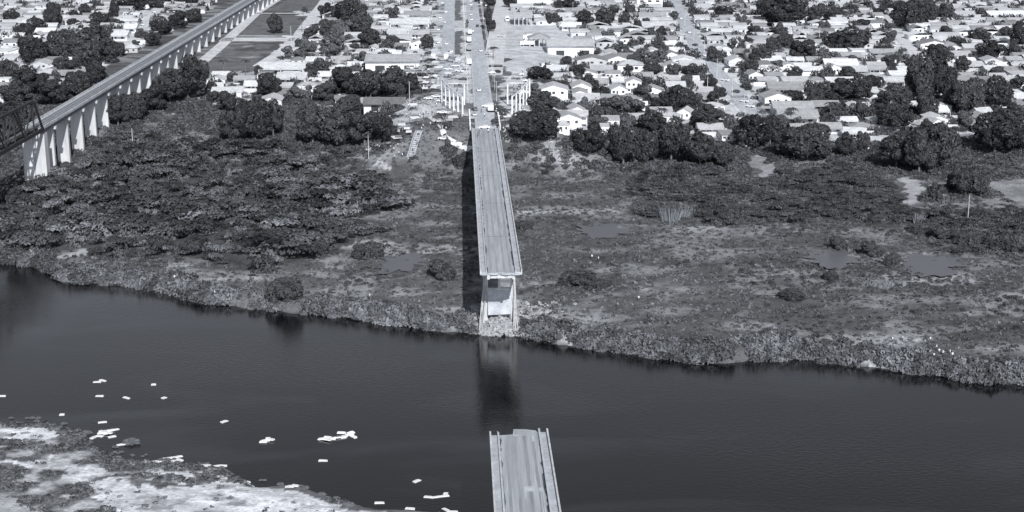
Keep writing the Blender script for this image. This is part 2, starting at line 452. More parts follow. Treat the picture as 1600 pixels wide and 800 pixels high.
# ponds
def pond(pts, z_up=.0):
    px_seed = pts[0][0]
    P = np.array([ground_at(*p) for p in pts]); z = float(np.median(P[:,2]))+.35
    n = len(P)*12; c = P[:,:2].mean(0)
    ang = np.arctan2(P[:,1]-c[1], P[:,0]-c[0]); o_ = np.argsort(ang); R = np.hypot(P[:,0]-c[0], P[:,1]-c[1])
    a = np.linspace(-np.pi, np.pi, n, endpoint=False); r = np.interp(a, ang[o_], R[o_], period=2*np.pi)*(1+.8*(vnoise(a*3+7+px_seed,a*0,.9,5)-.5))*(1+.2*(vnoise(a*3+7+px_seed,a*0,.25,6)-.5))
    V = [(c[0],c[1],z)] + [(c[0]+r[k]*math.cos(a[k]), c[1]+r[k]*math.sin(a[k]), z) for k in range(n)]
    tag(MB().add(V, [(0,k+1,(k+1)%n+1) for k in range(n)]).build('pond', M['pond']), kind='structure')
POND = [[(592,412),(610,402),(640,398),(668,404),(655,418),(625,430)],[(895,362),(920,354),(975,354),(985,362),(960,372),(910,371)],
        [(1272,402),(1300,393),(1335,400),(1325,416),(1300,420)],[(1415,402),(1450,398),(1478,404),(1492,422),(1470,432),(1430,430)]]
for p in POND: pond(p)

# ------------------------------------------------------------------ the broken highway bridge
def local_xf(y0): return (float(road_x(y0)), y0, ROAD_Z)
def tube_rail(mb, x, y0, y1, h, step=3.0):
    mb.box(x-.09,x+.09,y0,y1,h-.16,h); mb.box(x-.05,x+.05,y0,y1,h*.5,h*.5+.1)
    y = y0
    while y <= y1+.01: mb.box(x-.1,x+.1,y-.12,y+.12,0,h-.02); y += step
def parapet(y0, y1, side, root):
    x = side*5.36; mb = MB(); mb.box(x-.14,x+.14,y0,y1,.004,.32)
    y = y0
    while y < y1: mb.box(x-.11,x+.11,y,min(y+.28,y1),.32,.68); y += 2.0
    mb.box(x-.15,x+.15,y0,y1,.68,.82); return mb.build('parapet', M['pale_concrete'], root)
def kerb(y0, y1, side, root):
    x = side*3.86; mb = MB(); mb.box(x-.17,x+.17,y0,y1,.203,.62); return mb.build('kerb_barrier', M['kerb'], root)
def walkway(y0, y1, side, root):
    a, b = sorted((side*3.69, side*5.22)); return MB().box(a,b,y0,y1,.004,.203).build('sidewalk', M['concrete'], root)
def gutter(y0, y1, side, root):
    mb = MB(); y = y0; random.seed(int(y0)+side); P = []
    while y < y1: P.append((y, random.choice((.04,.06,.12,.3,.42)))); y += random.uniform(.5,4)
    P.append((y1,.05)); n = len(P)
    V = [(side*3.685, a, .016) for a,_ in P] + [(side*(3.685-b), a, .016) for a,b in P]
    mb.add(V, [((k,k+1,n+k+1,n+k) if side < 0 else (n+k,n+k+1,k+1,k)) for k in range(n-1)])
    return mb.build('dirty_gutter', M['dark_joint'], root)
def plain_pier(root, y, depth_z, legs=2):
    p = MB()
    for sx in (-1,1): p.taper((sx*3.3-.85,sx*3.3+.85,y-.8,y+.8,depth_z),(sx*3.0-.6,sx*3.0+.6,y-.6,y+.6,-2.9))
    p.box(-4.4,4.4,y-.8,y+.8,-3.7,-2.62); p.box(-3.0,3.0,y-.35,y+.35,depth_z*.55-.5,depth_z*.55+.5)
    return p.build('pier', M['pier_concrete'], root)

def girders(root, ys_, zs_):   # two girders whose depth varies
    mb = MB()
    for sx in (-1,1):
        for k in range(len(ys_)-1):
            a,b = ys_[k],ys_[k+1]; x0,x1 = sx*3.3-.35, sx*3.3+.35
            mb.add([(x0,a,-.4),(x1,a,-.4),(x1,b,-.4),(x0,b,-.4),(x0,a,zs_[k]),(x1,a,zs_[k]),(x1,b,zs_[k+1]),(x0,b,zs_[k+1])],
                   [(0,1,2,3),(4,7,6,5),(0,4,5,1),(1,5,6,2),(2,6,7,3),(3,7,4,0)])
    y = ys_[0]+.5
    while y < ys_[-1]: mb.box(-2.9,2.9,y-.15,y+.15,-1.5,-.42); y += 9
    return mb.build('girder', M['pale_concrete'], root)

# far half
Lf = 222.0
br = empty('broken_bridge', local_xf(386), HEAD)
tag(br, 'far half of the collapsed road bridge, standing over scrub and ending at the river bank', 'bridge', 'two halves of the broken road bridge')
MB().prism([(-5.5,.0),(-4.2,-.5),(-3.4,.1),(-1.6,-.2),(-.4,.3),(1.2,-.4),(2.6,.1),(3.9,-.6),(5.5,.15),(5.5,Lf),(-5.5,Lf)], -.4, 0).build('deck', M['concrete'], br)
MB().add([(-3.66,.6,.008),(3.66,.6,.008),(3.66,Lf,.008),(-3.66,Lf,.008)],[(0,1,2,3)]).build('roadway', M['asphalt'], br)
MB().add([(-3.0,.0,.02),(1.2,.0,.02),(.6,.9,.02),(-2.8,.6,.02)],[(0,1,2,3)]).build('broken_edge', M['pale_concrete'], br)
for s in (-1,1):
    walkway(.2,Lf,s,br); kerb(.1 if s<0 else .5,Lf,s,br); parapet(0,Lf,s,br); gutter(1,Lf,s,br)
girders(br, [.3,19,40,62,84,106,128,150,172,194,Lf-2],[-1.7,-2.6,-2.0,-2.6,-2.0,-2.6,-2.0,-2.6,-2.0,-2.6,-2.2])
for y in (62,106,150,194): plain_pier(br, y, -19.5)
for y in (40.3,84.2,128,172): MB().add([(-3.66,y,.014),(3.66,y,.014),(3.66,y+.22,.014),(-3.66,y+.22,.014)],[(0,1,2,3)]).build('expansion_joint', M['dark_joint'], br)
# the tall frame pier at the bank, y = 19 (local), z relative to the deck
pr = MB(); yy = 19.3
for sx in (-1,1):
    pr.taper((sx*4.1-.85,sx*4.1+.85,yy-1.0,yy+1.0,-20.5),(sx*3.6-.6,sx*3.6+.6,yy-.6,yy+.6,-2.7))
pr.box(-3.9,3.9,yy-.5,yy+.5,-3.6,-2.62); pr.box(-3.3,3.3,yy-.45,yy+.45,-10.0,-9.3)
pr.box(-.28,.28,yy-.35,yy+.35,-9.3,-3.6); pr.box(-3.4,3.4,yy-.45,yy+.45,-16.5,-15.9)
pr.box(-.25,.25,yy-.35,yy+.35,-19.5,-16.5); pr.box(-3.5,-3.1,yy-.35,yy+.35,-19.5,-16.5); pr.box(3.0,3.4,yy-.35,yy+.35,-19.5,-16.5)
pp = pr.build('pier', M['pier_concrete'], br); pp['label'] = 'tall frame pier with two legs at the water edge'
MB().add([(-3.1,yy-2.6,-16.3),(3.1,yy-2.9,-16.0),(3.2,yy-.6,-9.8),(-3.2,yy-.6,-9.9),(-3.1,yy-2.2,-16.5),(3.1,yy-2.5,-16.2),(3.2,yy-.2,-10.0),(-3.2,yy-.2,-10.1)],[(0,1,2,3),(7,6,5,4),(4,5,1,0),(5,6,2,1),(6,7,3,2),(7,4,0,3)]).build('hanging_slab', M['concrete'], pp)
MB().box(-4.9,4.9,yy-1.4,yy+1.4,-22.5,-19.9).build('footing', M['rubble'], pp)
random.seed(3)
for k in range(12):      # bare reinforcement at the broken end
    x = random.uniform(-5.3,5.3); MB().bar((x,.2,-.2),(x+random.uniform(-.4,.4),-random.uniform(.5,1.4),-random.uniform(.3,1.2)),.03,n=4).build('rebar', M['steel'], br)
random.seed(77)
for k in range(9):      # broken lengths of beam and parapet leaning on the pier legs
    sx = -1 if k % 2 else 1; xb = sx*random.uniform(3.4,5.6); xt = sx*random.uniform(3.3,4.3); zt_ = random.uniform(-14,-5)
    mb = MB(); mb.bar((xb,yy-random.uniform(2,5),-20.4),(xt,yy-random.uniform(.8,1.3),zt_),random.uniform(.16,.34),random.uniform(.12,.3),4)
    cx0 = float(road_x(386)); m4 = Matrix.Translation((cx0,386,ROAD_Z)) @ Matrix.Rotation(HEAD,4,'Z'); mb.v = [tuple(m4 @ Vector(v_)) for v_ in mb.v]
    side_w = 'left' if sx < 0 else 'right'
    FALLEN = globals().setdefault('FALLEN', []); FALLEN.append((mb, sx, zt_))
FALLEN.sort(key=lambda t: t[2])
for k,(mb,sx,zt_) in enumerate(FALLEN):
    nth = ('lowest','second lowest','third lowest','fourth lowest','middle','fourth highest','third highest','second highest','highest')[k]
    tag(mb.build('fallen_beam', M['rubble']), f'{nth} reaching broken concrete beam leaning on the tall frame pier', 'beam', 'broken beams leaning on the bridge pier')
# near half (runs from under the camera to the break)
nr_ = empty('broken_bridge', local_xf(270), HEAD)
tag(nr_, 'near half of the collapsed concrete road bridge, jagged deck end above the river at bottom', 'bridge', 'two halves of the broken road bridge')
N0 = -240.0
MB().prism([(-5.5,N0),(5.5,N0),(5.5,1.2),(3.6,1.4),(3.2,2.4),(1.4,3.1),(-.9,3.2),(-1.1,.5),(-3.6,.1),(-5.5,-.2)], -.4, 0).build('deck', M['concrete'], nr_)
MB().add([(-3.66,N0,.008),(3.66,N0,.008),(3.5,1.2,.008),(3.1,2.1,.008),(1.4,2.9,.008),(-.7,2.9,.008),(-.9,.2,.008),(-3.6,-.1,.008)],[tuple(range(8))]).build('roadway', M['asphalt'], nr_)
for s in (-1,1):
    walkway(N0,-.3 if s<0 else 1.0,s,nr_); kerb(N0,.2 if s<0 else 2.0,s,nr_); parapet(N0,.2 if s<0 else 1.3,s,nr_); gutter(N0,-1,s,nr_)
girders(nr_, [N0,-200,-160,-120,-80,-40,-20,-.5],[-2,-2.6,-2,-2.6,-2,-2.2,-2.6,-1.8])
for y in (-20,-64,-108,-152,-196): plain_pier(nr_, y, -25)
for a,b,c,d in ((-1.0,-.2,-.4,.2),(2.35,2.75,-3.2,-.4),(-.1,1.75,-26.5,-24.2),(2.35,3.2,-26.6,-24.8),(-.1,.15,-29.2,-26.5),(2.6,2.72,-60,-26.6),(3.0,3.12,-60,-26.6)):
    MB().add([(a,c,.02),(b,c,.02),(b,d,.02),(a,d,.02)],[(0,1,2,3)]).build('painted_patch', M['kerb'], nr_)
for k in range(10):
    x = random.uniform(-5.2,5.2); y = 3.0 if -.9<x<1.4 else .2; MB().bar((x,y,-.2),(x+random.uniform(-.4,.4),y+random.uniform(.4,1.3),random.uniform(-.9,.1)),.03,n=4).build('rebar', M['steel'], nr_)
for x in (-5.36,-3.9,3.86,5.36): MB().bar((x,0,.7),(x-.2,random.uniform(.5,1.3),.6),.05,n=4).build('bent_rail', M['pale_concrete'], nr_)

M['tyre_wear'] = mat('tyre_worn_asphalt', .31, .8, 5, .22, .25, stretch=(1,.08,1), fine=.7)
for root_, a_, b_ in ((br,1.2,Lf),(nr_,N0,-.4)):
    for x_, w_ in ((-2.55,.34),(-.95,.3),(.95,.36),(2.5,.3)):
        n_w = 60; yy_w = [a_+(b_-a_)*k/n_w for k in range(n_w+1)]
        V_w = [(x_-w_*(.6+.5*random.random()),y_,.0125) for y_ in yy_w]+[(x_+w_*(.6+.5*random.random()),y_,.0125) for y_ in yy_w]
        MB().add(V_w,[(k,n_w+1+k,n_w+2+k,k+1) for k in range(n_w)]).build('tyre_track', M['tyre_wear'], root_)
# rubble at the foot of the pier
def chunk(mb, c, r, seed):
    rn = random.Random(seed); pts = []
    for k in range(8): pts.append(Vector(((1 if k&1 else -1)*rn.uniform(.5,1),(1 if k&2 else -1)*rn.uniform(.5,1),(1 if k&4 else -1)*rn.uniform(.4,.9))))
    R = Matrix.Rotation(rn.uniform(0,6.28),3,'Z') @ Matrix.Rotation(rn.uniform(-.6,.6),3,'X')
    vs = [Vector(c)+R@(p*r) for p in pts]
    mb.add(vs, [(0,2,3,1),(4,5,7,6),(0,1,5,4),(1,3,7,5),(3,2,6,7),(2,0,4,6)])
rub = MB(); random.seed(5)
for k in range(900):
    px = random.gauss(790,26); py = random.uniform(497,530)
    if px > 800: px = 800+abs(random.gauss(0,42)); py = random.uniform(470,532)
    x,y,z = ground_at(px,min(py,530))
    if z > -.8: chunk(rub, (x,y,z+.1+max(0,1-abs(px-781)/26)*random.uniform(0,2.4)), random.choice((.15,.2,.28,.4,.6)), k)
tag(rub.build('rubble', M['rubble']), 'pale broken concrete rubble spread over the bank at the foot of the pier', 'rubble', kind='stuff')

# ------------------------------------------------------------------ railway viaduct and truss
p1 = at_z(67,201,26.0); p2 = at_z(388,6,31.5)
RS = (p2[0]-p1[0])/(p2[1]-p1[1]); RY0 = p1[1]
def rail_x(y): return p1[0] + RS*(y-RY0)      # right edge of the deck
RW = 7.6
rl = empty('railway_viaduct', (p1[0]-RW/2, RY0, 26.0), -math.atan(RS))
rl.rotation_euler[0] = 0
tag(rl, 'long concrete railway viaduct on many pale piers crossing the town at upper left', 'viaduct')
slope = (31.5-26)/(p2[1]-p1[1]); LR = 950.0
def rb_box(mb, x0,x1,y0,y1,z0,z1):
    mb.add([(x0,y0,z0+slope*y0),(x1,y0,z0+slope*y0),(x1,y1,z0+slope*y1),(x0,y1,z0+slope*y1),(x0,y0,z1+slope*y0),(x1,y0,z1+slope*y0),(x1,y1,z1+slope*y1),(x0,y1,z1+slope*y1)],
           [(0,3,2,1),(4,5,6,7),(0,1,5,4),(1,2,6,5),(2,3,7,6),(3,0,4,7)]); return mb
rb_box(MB(), -RW/2,RW/2,0,LR,-.45,0).build('deck', M['concrete'], rl)
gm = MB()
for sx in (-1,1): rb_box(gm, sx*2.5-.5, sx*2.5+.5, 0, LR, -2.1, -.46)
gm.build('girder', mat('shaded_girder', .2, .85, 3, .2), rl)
for sx in (-1,1): rb_box(MB(), sx*(RW/2-.12)-.12, sx*(RW/2-.12)+.12, 0, LR, .003, .75).build('parapet', M['pale_concrete'], rl)
rb_box(MB(), -2.0,2.0,0,LR,.004,.35).build('ballast_bed', M['ballast'], rl)
for sx in (-1,1): rb_box(MB(), sx*.8-.06,sx*.8+.06,0,LR,.36,.52).build('rail', M['rail_steel'], rl)
k = 0; y = 1.5
while y < LR:
    wy = RY0 + y*math.cos(math.atan(RS)); wx = rail_x(wy)-RW/2
    zb = float(F(wx,wy)) - 26.0 - 1.5; zt = slope*y - 2.08
    mb = MB(); b_ = 1.0+ (zt-zb)*.012
    if k == 0:
        for sx in (-1,1): mb.taper((sx*2.3-2.15,sx*2.3+2.15,y-2.4,y+2.4,zb),(sx*2.3-1.9,sx*2.3+1.9,y-2.0,y+2.0,zt))
        mb.box(-.6,.6,y-1.6,y+1.6,zb,zt-.05)
    else:
        mb.taper((-2.35,2.6,y-.95,y+.95,zb),(-2.25,2.5,y-.8,y+.8,zt-1.1))
        mb.box(-3.7,3.8,y-1.05,y+1.05,zt-1.1,zt-.01)
    mb.build('pier', M['pier_concrete'], rl)
    y += (15.5,20.0)[k] if k < 2 else 20.6; k += 1
# steel truss over the river
ta = math.atan(RS)
tr = empty('steel_truss_bridge', (p1[0]-RW/2, RY0, 26.0), -ta)
tag(tr, 'dark steel truss railway span leaving the photo at the left edge', 'truss bridge')
TL, TH, TP = -132.0, 12.0, 11.0
for sx in (-1,1):
    x = sx*3.9; t = MB(); 
    t.box(x-.5,x+.5,TL,-.3,-.9,.45); t.box(x-.42,x+.42,TL+TP,-TP,TH-.45,TH+.45)
    t.bar((x,-.5,0),(x,-TP*.8,TH),.52,n=4); t.bar((x,TL,0),(x,TL+TP,TH),.45,n=4)
    y = -TP; up = True
    while y > TL+1:
        t.bar((x,y,0),(x,y,TH),.36,n=4)
        if y-TP > TL+1: t.bar((x,y,TH if up else 0),(x,y-TP,0 if up else TH),.36,n=4)
        up = not up; y -= TP
    t.build('truss_side', M['steel'], tr)
fl = MB(); y = 0
while y > TL: fl.box(-3.5,3.5,y-.9,y-.3,-1.0,-.2); y -= TP/2
for sx in (-1,1): fl.box(sx*1.2-.25,sx*1.2+.25,TL,-.4,-.2,.35)
fl.box(-1.9,1.9,TL,-.5,.02,.12)
fl.build('floor_beams', M['steel'], tr)
tt = MB(); y = -TP
while y > TL+1:
    tt.bar((-3.9,y,TH),(3.9,y,TH),.2,n=4); 
    if y-TP > TL+1: tt.bar((-3.9,y,TH),(3.9,y-TP,TH),.13,n=4)
    y -= TP
tt.build('top_bracing', M['steel'], tr)
sl = MB(); y = -.8
while y > TL: sl.box(-1.5,1.5,y-.15,y+.1,.352,.45); y -= 1.1
sl.build('sleepers', M['rail_steel'], tr)
MB().taper((-5,5,TL-2.5,TL+2.5,-30),(-4.4,4.4,TL-1.7,TL+1.7,-1.02)).build('pier', M['pier_concrete'], tr)

# ------------------------------------------------------------------ trees
def crown_mesh(name, seed, nl, cards, flat=1.0, low=-.6, size=.11):
    """unit crown: radius about 1, centre at z = 0; leaf sprays on the skin of many lobes"""
    rn = np.random.default_rng(seed); C = []; R = []
    while len(C) < nl:
        p = rn.normal(size=3); p /= np.linalg.norm(p); p *= rn.uniform(.35,.80); p[2] = p[2]*flat
        if p[2] < low*.8: p[2] = -p[2]*.4
        C.append(p); R.append(rn.uniform(.18,.44))
    C = np.array(C); R = np.array(R)
    V = []; T = []
    n = 0
    while n < cards:
        i = rn.integers(nl); d = rn.normal(size=3); d /= np.linalg.norm(d)
        p = C[i] + d*R[i]*rn.uniform(.85,1.12)*np.array([1,1,.85])
        D = np.linalg.norm((p-C), axis=1)/R
        D[i] = 9
        if (D < .82).any(): continue
        nn = d + rn.normal(size=3)*.45; nn /= np.linalg.norm(nn)
        a = np.cross(nn, rn.normal(size=3)); a /= np.linalg.norm(a); b = np.cross(nn, a)
        s = size*rn.uniform(.6,1.5); e = s*rn.uniform(.45,.8)
        V += [p-a*s-b*e*.3, p-a*.1*s-b*e, p+a*s+b*e*.25, p+a*.1*s+b*e]; n += 1
    V = np.array(V); Fc = np.arange(len(V)).reshape(-1,4)
    return np_mesh(name, V, Fc, M['leaf'])
def trunk_mesh(name, seed, base=-1.15):
    rn = random.Random(seed); mb = MB(); mb.bar((0,0,base),(rn.uniform(-.05,.05),0,-.25),.085,.055,7)
    for k in range(5):
        a = k*1.26+rn.random(); mb.bar((0,0,-.45+.06*k),(math.cos(a)*.5,math.sin(a)*.5,.15+rn.random()*.3),.045,.015,5)
    mb.bar((0,0,-.3),(0.03,.02,.5),.05,.015,5)
    return mb.mesh(name, M['bark'])
CROWNS = [crown_mesh('round_crown',1,30,5200,size=.07), crown_mesh('round_crown',2,38,5600,size=.066), crown_mesh('round_crown',3,24,5000,size=.07), crown_mesh('round_crown',8,44,5800,size=.064)]
OPEN = [crown_mesh('open_crown',4,15,2300,.8,-.6,.08), crown_mesh('open_crown',5,13,2000,.9,-.6,.085), crown_mesh('open_crown',12,17,2500,.8,-.6,.075)]
TALL = [crown_mesh('tall_crown',6,30,5200,1.35,size=.07), crown_mesh('tall_crown',7,26,4800,1.3,size=.07)]
TRUNKS = [trunk_mesh('trunk', k) for k in range(3)]
LABELS = {}; LOST = []
def place_words(x, y, z):
    a, b = to_px(x, y, z); return a/16, b/8
ONES = 'zero one two three four five six seven eight nine ten eleven twelve thirteen fourteen fifteen sixteen seventeen eighteen nineteen'.split()
TENS = 'zero ten twenty thirty forty fifty sixty seventy eighty ninety'.split()
def in_words(v):
    v = int(max(0, min(99, v)))
    return ONES[v] if v < 20 else TENS[v//10] + ('-'+ONES[v % 10] if v % 10 else '')
def loc_label(look, x, y, z):
    a, b = place_words(x, y, z)
    ai, bi = round(a), round(b)
    for pa, pb in (('',''),('and a half ',''),('','and a half '),('and a half ','and a half ')):
        A = int(a) if pa else ai; B = int(b) if pb else bi
        s = f"{look}, {in_words(A)} {pa}percent across the photo and {in_words(B)} {pb}down"
        if s not in LABELS and len(s.replace(',','').split()) <= 16: LABELS[s] = 1; return s
    for pa in ('', 'and a quarter ', 'and a half ', 'and three quarters '):
        for pb in ('', ' and a half'):
            A = int(a) if pa else ai; B = int(b) if pb else bi
            s = f"{look}, {in_words(A)} {pa}percent across, {in_words(B)}{pb} down"
            if s not in LABELS and len(s.replace(',','').split()) <= 16: LABELS[s] = 1; return s
    LOST.append(look)
    return f"{look}, {in_words(ai)} percent across the photo and {in_words(bi)} down"
class Tree: pass
TREE_XY = []
tree_n = 0
def tree(cx, top, bot, wpx, kind='round', tone=None, group='trees in and around the town', look=None):
    """a tree whose crown spans these photo rows, planted where its foot meets the ground"""
    global tree_n
    x, y, z = ground_at(cx, bot)
    zc = depth(y, z); R = wpx*zc/FPX/2; H = max((bot-top)*zc/FPX/math.cos(PITCH*.7), R*1.0)
    y += R*.55; z = float(F(x, y))
    return tree_at(x, y, z, R, H, kind, tone, group, look)
def tree_at(x, y, z, R, H, kind='round', tone=None, group='trees in and around the town', look=None):
    global tree_n
    rn = random.Random(int(x*13+y*7)); tone = tone or rn.uniform(.034,.066)
    crown_src = {'round':CROWNS,'open':OPEN,'tall':TALL}[kind]
    root = empty({'round':'broadleaf_tree','open':'open_tree','tall':'tall_tree'}[kind], (x,y,z-.2), 0)
    ch = H*.5     # crown half height; it hangs low
    hz = max(H*.53, R*.55)
    cz = H-hz*.88
    cr = link('crown', crown_src[tree_n % len(crown_src)], root); cr.location = (0,0,cz); cr.scale = (R*rn.uniform(.9,1.08),R*rn.uniform(.85,1.05),hz)
    cr.rotation_euler = (0,0,rn.uniform(0,6.28)); cr.color = (tone,tone,tone,1)
    tk = link('trunk', TRUNKS[tree_n % 3], root); tk.location = (0,0,cz); ts = max(cz/1.15,.8)
    tk.scale = (min(R,7)*.8, min(R,7)*.8, ts)
    size = 'broad' if R > 6.5 else 'medium' if R > 4 else 'small'
    shape = {'round':'rounded','open':'loose-crowned','tall':'tall'}[kind]
    dk = 'dark' if tone < .052 else 'grey-leaved'
    tag(root, loc_label(look or f'{size} {shape} {dk} tree', x, y, z+H*.5), 'tree', group)
    TREE_XY.append((x,y,R)); tree_n += 1
    return root
T_ = '''
15 17 39 28;35 38 62 34;82 5 45 32;55 28 52 30;117 18 34 22;115 30 46 26;177 5 36 18 t;155 20 46 30;190 34 46 15;150 38 67 50
50 60 102 50;95 48 97 60;135 55 107 60;165 65 102 40;185 66 90 25;200 0 17 50;240 0 13 46;290 0 12 40;275 18 46 40;300 14 36 32
250 32 56 40;238 52 73 28;212 62 77 14;10 95 128 42;45 110 152 60;20 130 164 50;80 125 168 60;120 112 152 46;150 100 132 40;100 92 118 44;5 160 205 60;30 165 210 50
290 98 160 62;262 112 165 58;235 132 178 58;205 146 192 48;182 156 198 40;313 96 132 34;355 142 178 34;330 128 150 20
430 26 53 28;418 118 154 46;362 170 226 52;395 155 224 62;425 165 217 42;509 6 29 28;485 40 63 28;511 30 59 26
550 3 42 60;535 26 60 40 o;520 48 92 50 o;480 60 90 34 o;562 22 60 40;578 46 77 38;618 55 74 18;598 15 32 22 o;450 72 94 26 o;566 80 102 34 o;470 72 97 32 o;605 62 82 26 o
495 95 119 34;404 103 119 15;540 105 158 62;578 112 158 60;620 112 155 66;642 116 148 34;505 128 162 44;470 130 158 36 o;668 57 78 24;649 10 23 18;660 113 127 20;546 150 178 44
487 172 232 56;525 168 234 72;568 175 230 62;600 184 228 42;491 168 188 19;763 10 46 14;769 30 50 15;765 -4 9 20;796 -4 12 20
885 -2 21 38;864 20 40 28;914 16 44 32;946 17 42 38;985 7 30 18 t;976 20 44 26;843 105 127 40;903 109 121 34;885 88 104 20;935 80 93 16
950 45 63 26 o;1005 76 103 34 o;1030 76 100 34 o;980 72 92 30 o;1020 105 118 34;1080 103 124 34;1110 118 144 22;1128 137 153 17;1113 72 97 20;1130 13 32 36
942 136 157 30;998 134 154 26;1060 134 174 46;1035 148 172 34;1083 145 168 30;990 150 180 50 o;958 154 182 58 o;915 152 184 30 o;848 146 184 52;835 130 152 24 o
842 188 236 72;815 190 232 44;922 205 252 58;935 180 200 30 o;982 180 203 28 o;1022 178 208 44;1105 168 204 58;975 200 262 60;1008 205 256 48;1050 193 256 60;1095 210 263 58;1130 220 262 48;1180 182 236 66;1205 188 228 40
1230 -6 44 90;1275 6 40 34;1198 -4 34 36;1305 15 34 36;1332 10 24 32;1375 10 26 28;1425 0 46 62;1450 6 42 40;1476 8 36 38;1255 62 98 46;1228 54 74 36;1335 50 82 66;1306 54 80 40;1290 82 99 44 o;1322 84 100 34 o
1535 48 72 46;1550 66 94 50;1592 40 78 30 t;1325 104 123 28;1243 107 124 28;1410 80 101 26 o;1388 86 106 24;1425 90 114 22;1465 78 125 48 t;1440 96 170 56 t;1478 105 160 50;1365 118 142 28;1345 124 162 52;1310 126 162 56;1276 138 170 32;1240 142 162 32
1398 140 184 60;1400 168 208 58;1452 150 186 40;1518 124 182 60;1552 128 178 60;1498 132 175 46;1590 120 142 28;1560 104 121 26;1310 164 183 32;1586 164 198 44;1378 160 184 40
1265 198 256 84;1232 210 250 50;1325 208 248 40;1405 204 268 76;1470 194 268 80;1440 210 275 60;1560 184 246 84;1598 190 240 50;1522 262 308 58;1492 275 300 34;1464 288 316 28;1350 205 238 24
730 30 44 6 o;700 215 240 10 o;745 -8 4 12;1160 95 112 26 o;1190 75 100 34;1215 92 108 28 o;1145 60 80 22 o;1180 40 60 30;1165 28 44 22 o;1500 60 76 26;1520 84 98 22 o;1480 40 54 22;1350 30 44 24;1385 60 76 22'''
for row in T_.replace('\n', ';').split(';'):
    q = row.split()
    if len(q) < 4: continue
    tree(*[float(v) for v in q[:4]], kind={'t':'tall','o':'open'}.get(q[4] if len(q) > 4 else '', 'round'),
         tone=(random.Random(row).uniform(.08,.12) if (len(q) > 4 and q[4]=='o') else None))

# palms
def palm_frond_mesh(seed=0):
    rn = random.Random(seed); mb = MB()
    for k in range(13):
        a = k*2*math.pi/13+rn.uniform(-.15,.15); L = rn.uniform(2.6,3.4); up = rn.uniform(.2,1.1)
        pts = []
        for j in range(6):
            t = j/5; pts.append(Vector((math.cos(a)*L*t, math.sin(a)*L*t, up*t*1.6-2.2*t*t)))
        side = Vector((-math.sin(a), math.cos(a), 0))
        for j in range(5):
            w0 = .55*math.sin(math.pi*(j/5*.85+.12)); w1 = .55*math.sin(math.pi*((j+1)/5*.85+.12))
            dz = Vector((0,0,-.22))
            for s in (-1,1):
                mb.add([pts[j],pts[j+1],pts[j+1]+side*s*w1+dz,pts[j]+side*s*w0+dz],[(0,1,2,3)])
    return mb.mesh('fronds', M['leaf'])
PF = palm_frond_mesh(); ptk = MB()
ptk.bar((0,0,0),(.15,0,.5),.22,.17,7); ptk.bar((.15,0,.5),(0,0,1),.17,.13,7)
PT = ptk.mesh('trunk', M['bark'])
for px,py,h in ((350,117,8),(384,118,8.5),(771,92,6.5),(1033,200,9),(978,252,8),(690,200,6),(1236,196,8),(1128,250,8),(1297,190,9),(472,50,9),(1062,92,8)):
    x,y,z = ground_at(px,py); r = empty('palm_tree',(x,y,z-.2),random.uniform(0,6))
    t = link('trunk',PT,r); t.scale = (1,1,h); f = link('fronds',PF,r); f.location = (0,0,h); f.color = (.06,.06,.06,1)
    tag(r, loc_label('slender palm tree with drooping fronds', x,y,z+h), 'palm tree', 'palm trees'); TREE_XY.append((x,y,2))

# ------------------------------------------------------------------ houses
def gable_roof(w, l, h, rise, along='x', over=.5, th=.14):
    mb = MB(); x0,x1,y0,y1 = -w/2-over,w/2+over,-l/2-over,l/2+over
    if along == 'x':
        k = rise/(l/2); zo = h-over*k
        A = [(x0,y0,zo),(x1,y0,zo),(x1,0,h+rise),(x0,0,h+rise)]; B = [(x1,y1,zo),(x0,y1,zo),(x0,0,h+rise),(x1,0,h+rise)]
    else:
        k = rise/(w/2); zo = h-over*k
        A = [(x0,y1,zo),(x0,y0,zo),(0,y0,h+rise),(0,y1,h+rise)]; B = [(x1,y0,zo),(x1,y1,zo),(0,y1,h+rise),(0,y0,h+rise)]
    for P in (A,B):
        mb.add([(a,b,c+.02) for a,b,c in P]+[(a,b,c+.02+th) for a,b,c in P],[(3,2,1,0),(4,5,6,7),(0,1,5,4),(1,2,6,5),(2,3,7,6),(3,0,4,7)])
    return mb
def hip_roof(w, l, h, rise, over=.5):
    x0,x1,y0,y1 = -w/2-over,w/2+over,-l/2-over,l/2+over; r = min(w,l)/2*.9; z = h-.1
    if w >= l: a,b = (x0+r,0),(x1-r,0)
    else: a,b = (0,y0+r),(0,y1-r)
    V = [(x0,y0,z),(x1,y0,z),(x1,y1,z),(x0,y1,z),(a[0],a[1],h+rise),(b[0],b[1],h+rise)]
    Fs = [(0,3,2,1)] + ([(0,1,5,4),(1,2,5),(2,3,4,5),(3,0,4)] if w >= l else [(0,1,4),(1,2,5,4),(2,3,5),(3,0,4,5)])
    return MB().add(V,Fs)
def flat_roof(w, l, h, over=.35):
    mb = MB(); mb.add([(-w/2-over,-l/2-over,h),(w/2+over,-l/2-over,h),(w/2+over,l/2+over,h+.9),(-w/2-over,l/2+over,h+.9),
                       (-w/2-over,-l/2-over,h+.15),(w/2+over,-l/2-over,h+.15),(w/2+over,l/2+over,h+1.05),(-w/2-over,l/2+over,h+1.05)],
                      [(3,2,1,0),(4,5,6,7),(0,1,5,4),(1,2,6,5),(2,3,7,6),(3,0,4,7)]); return mb
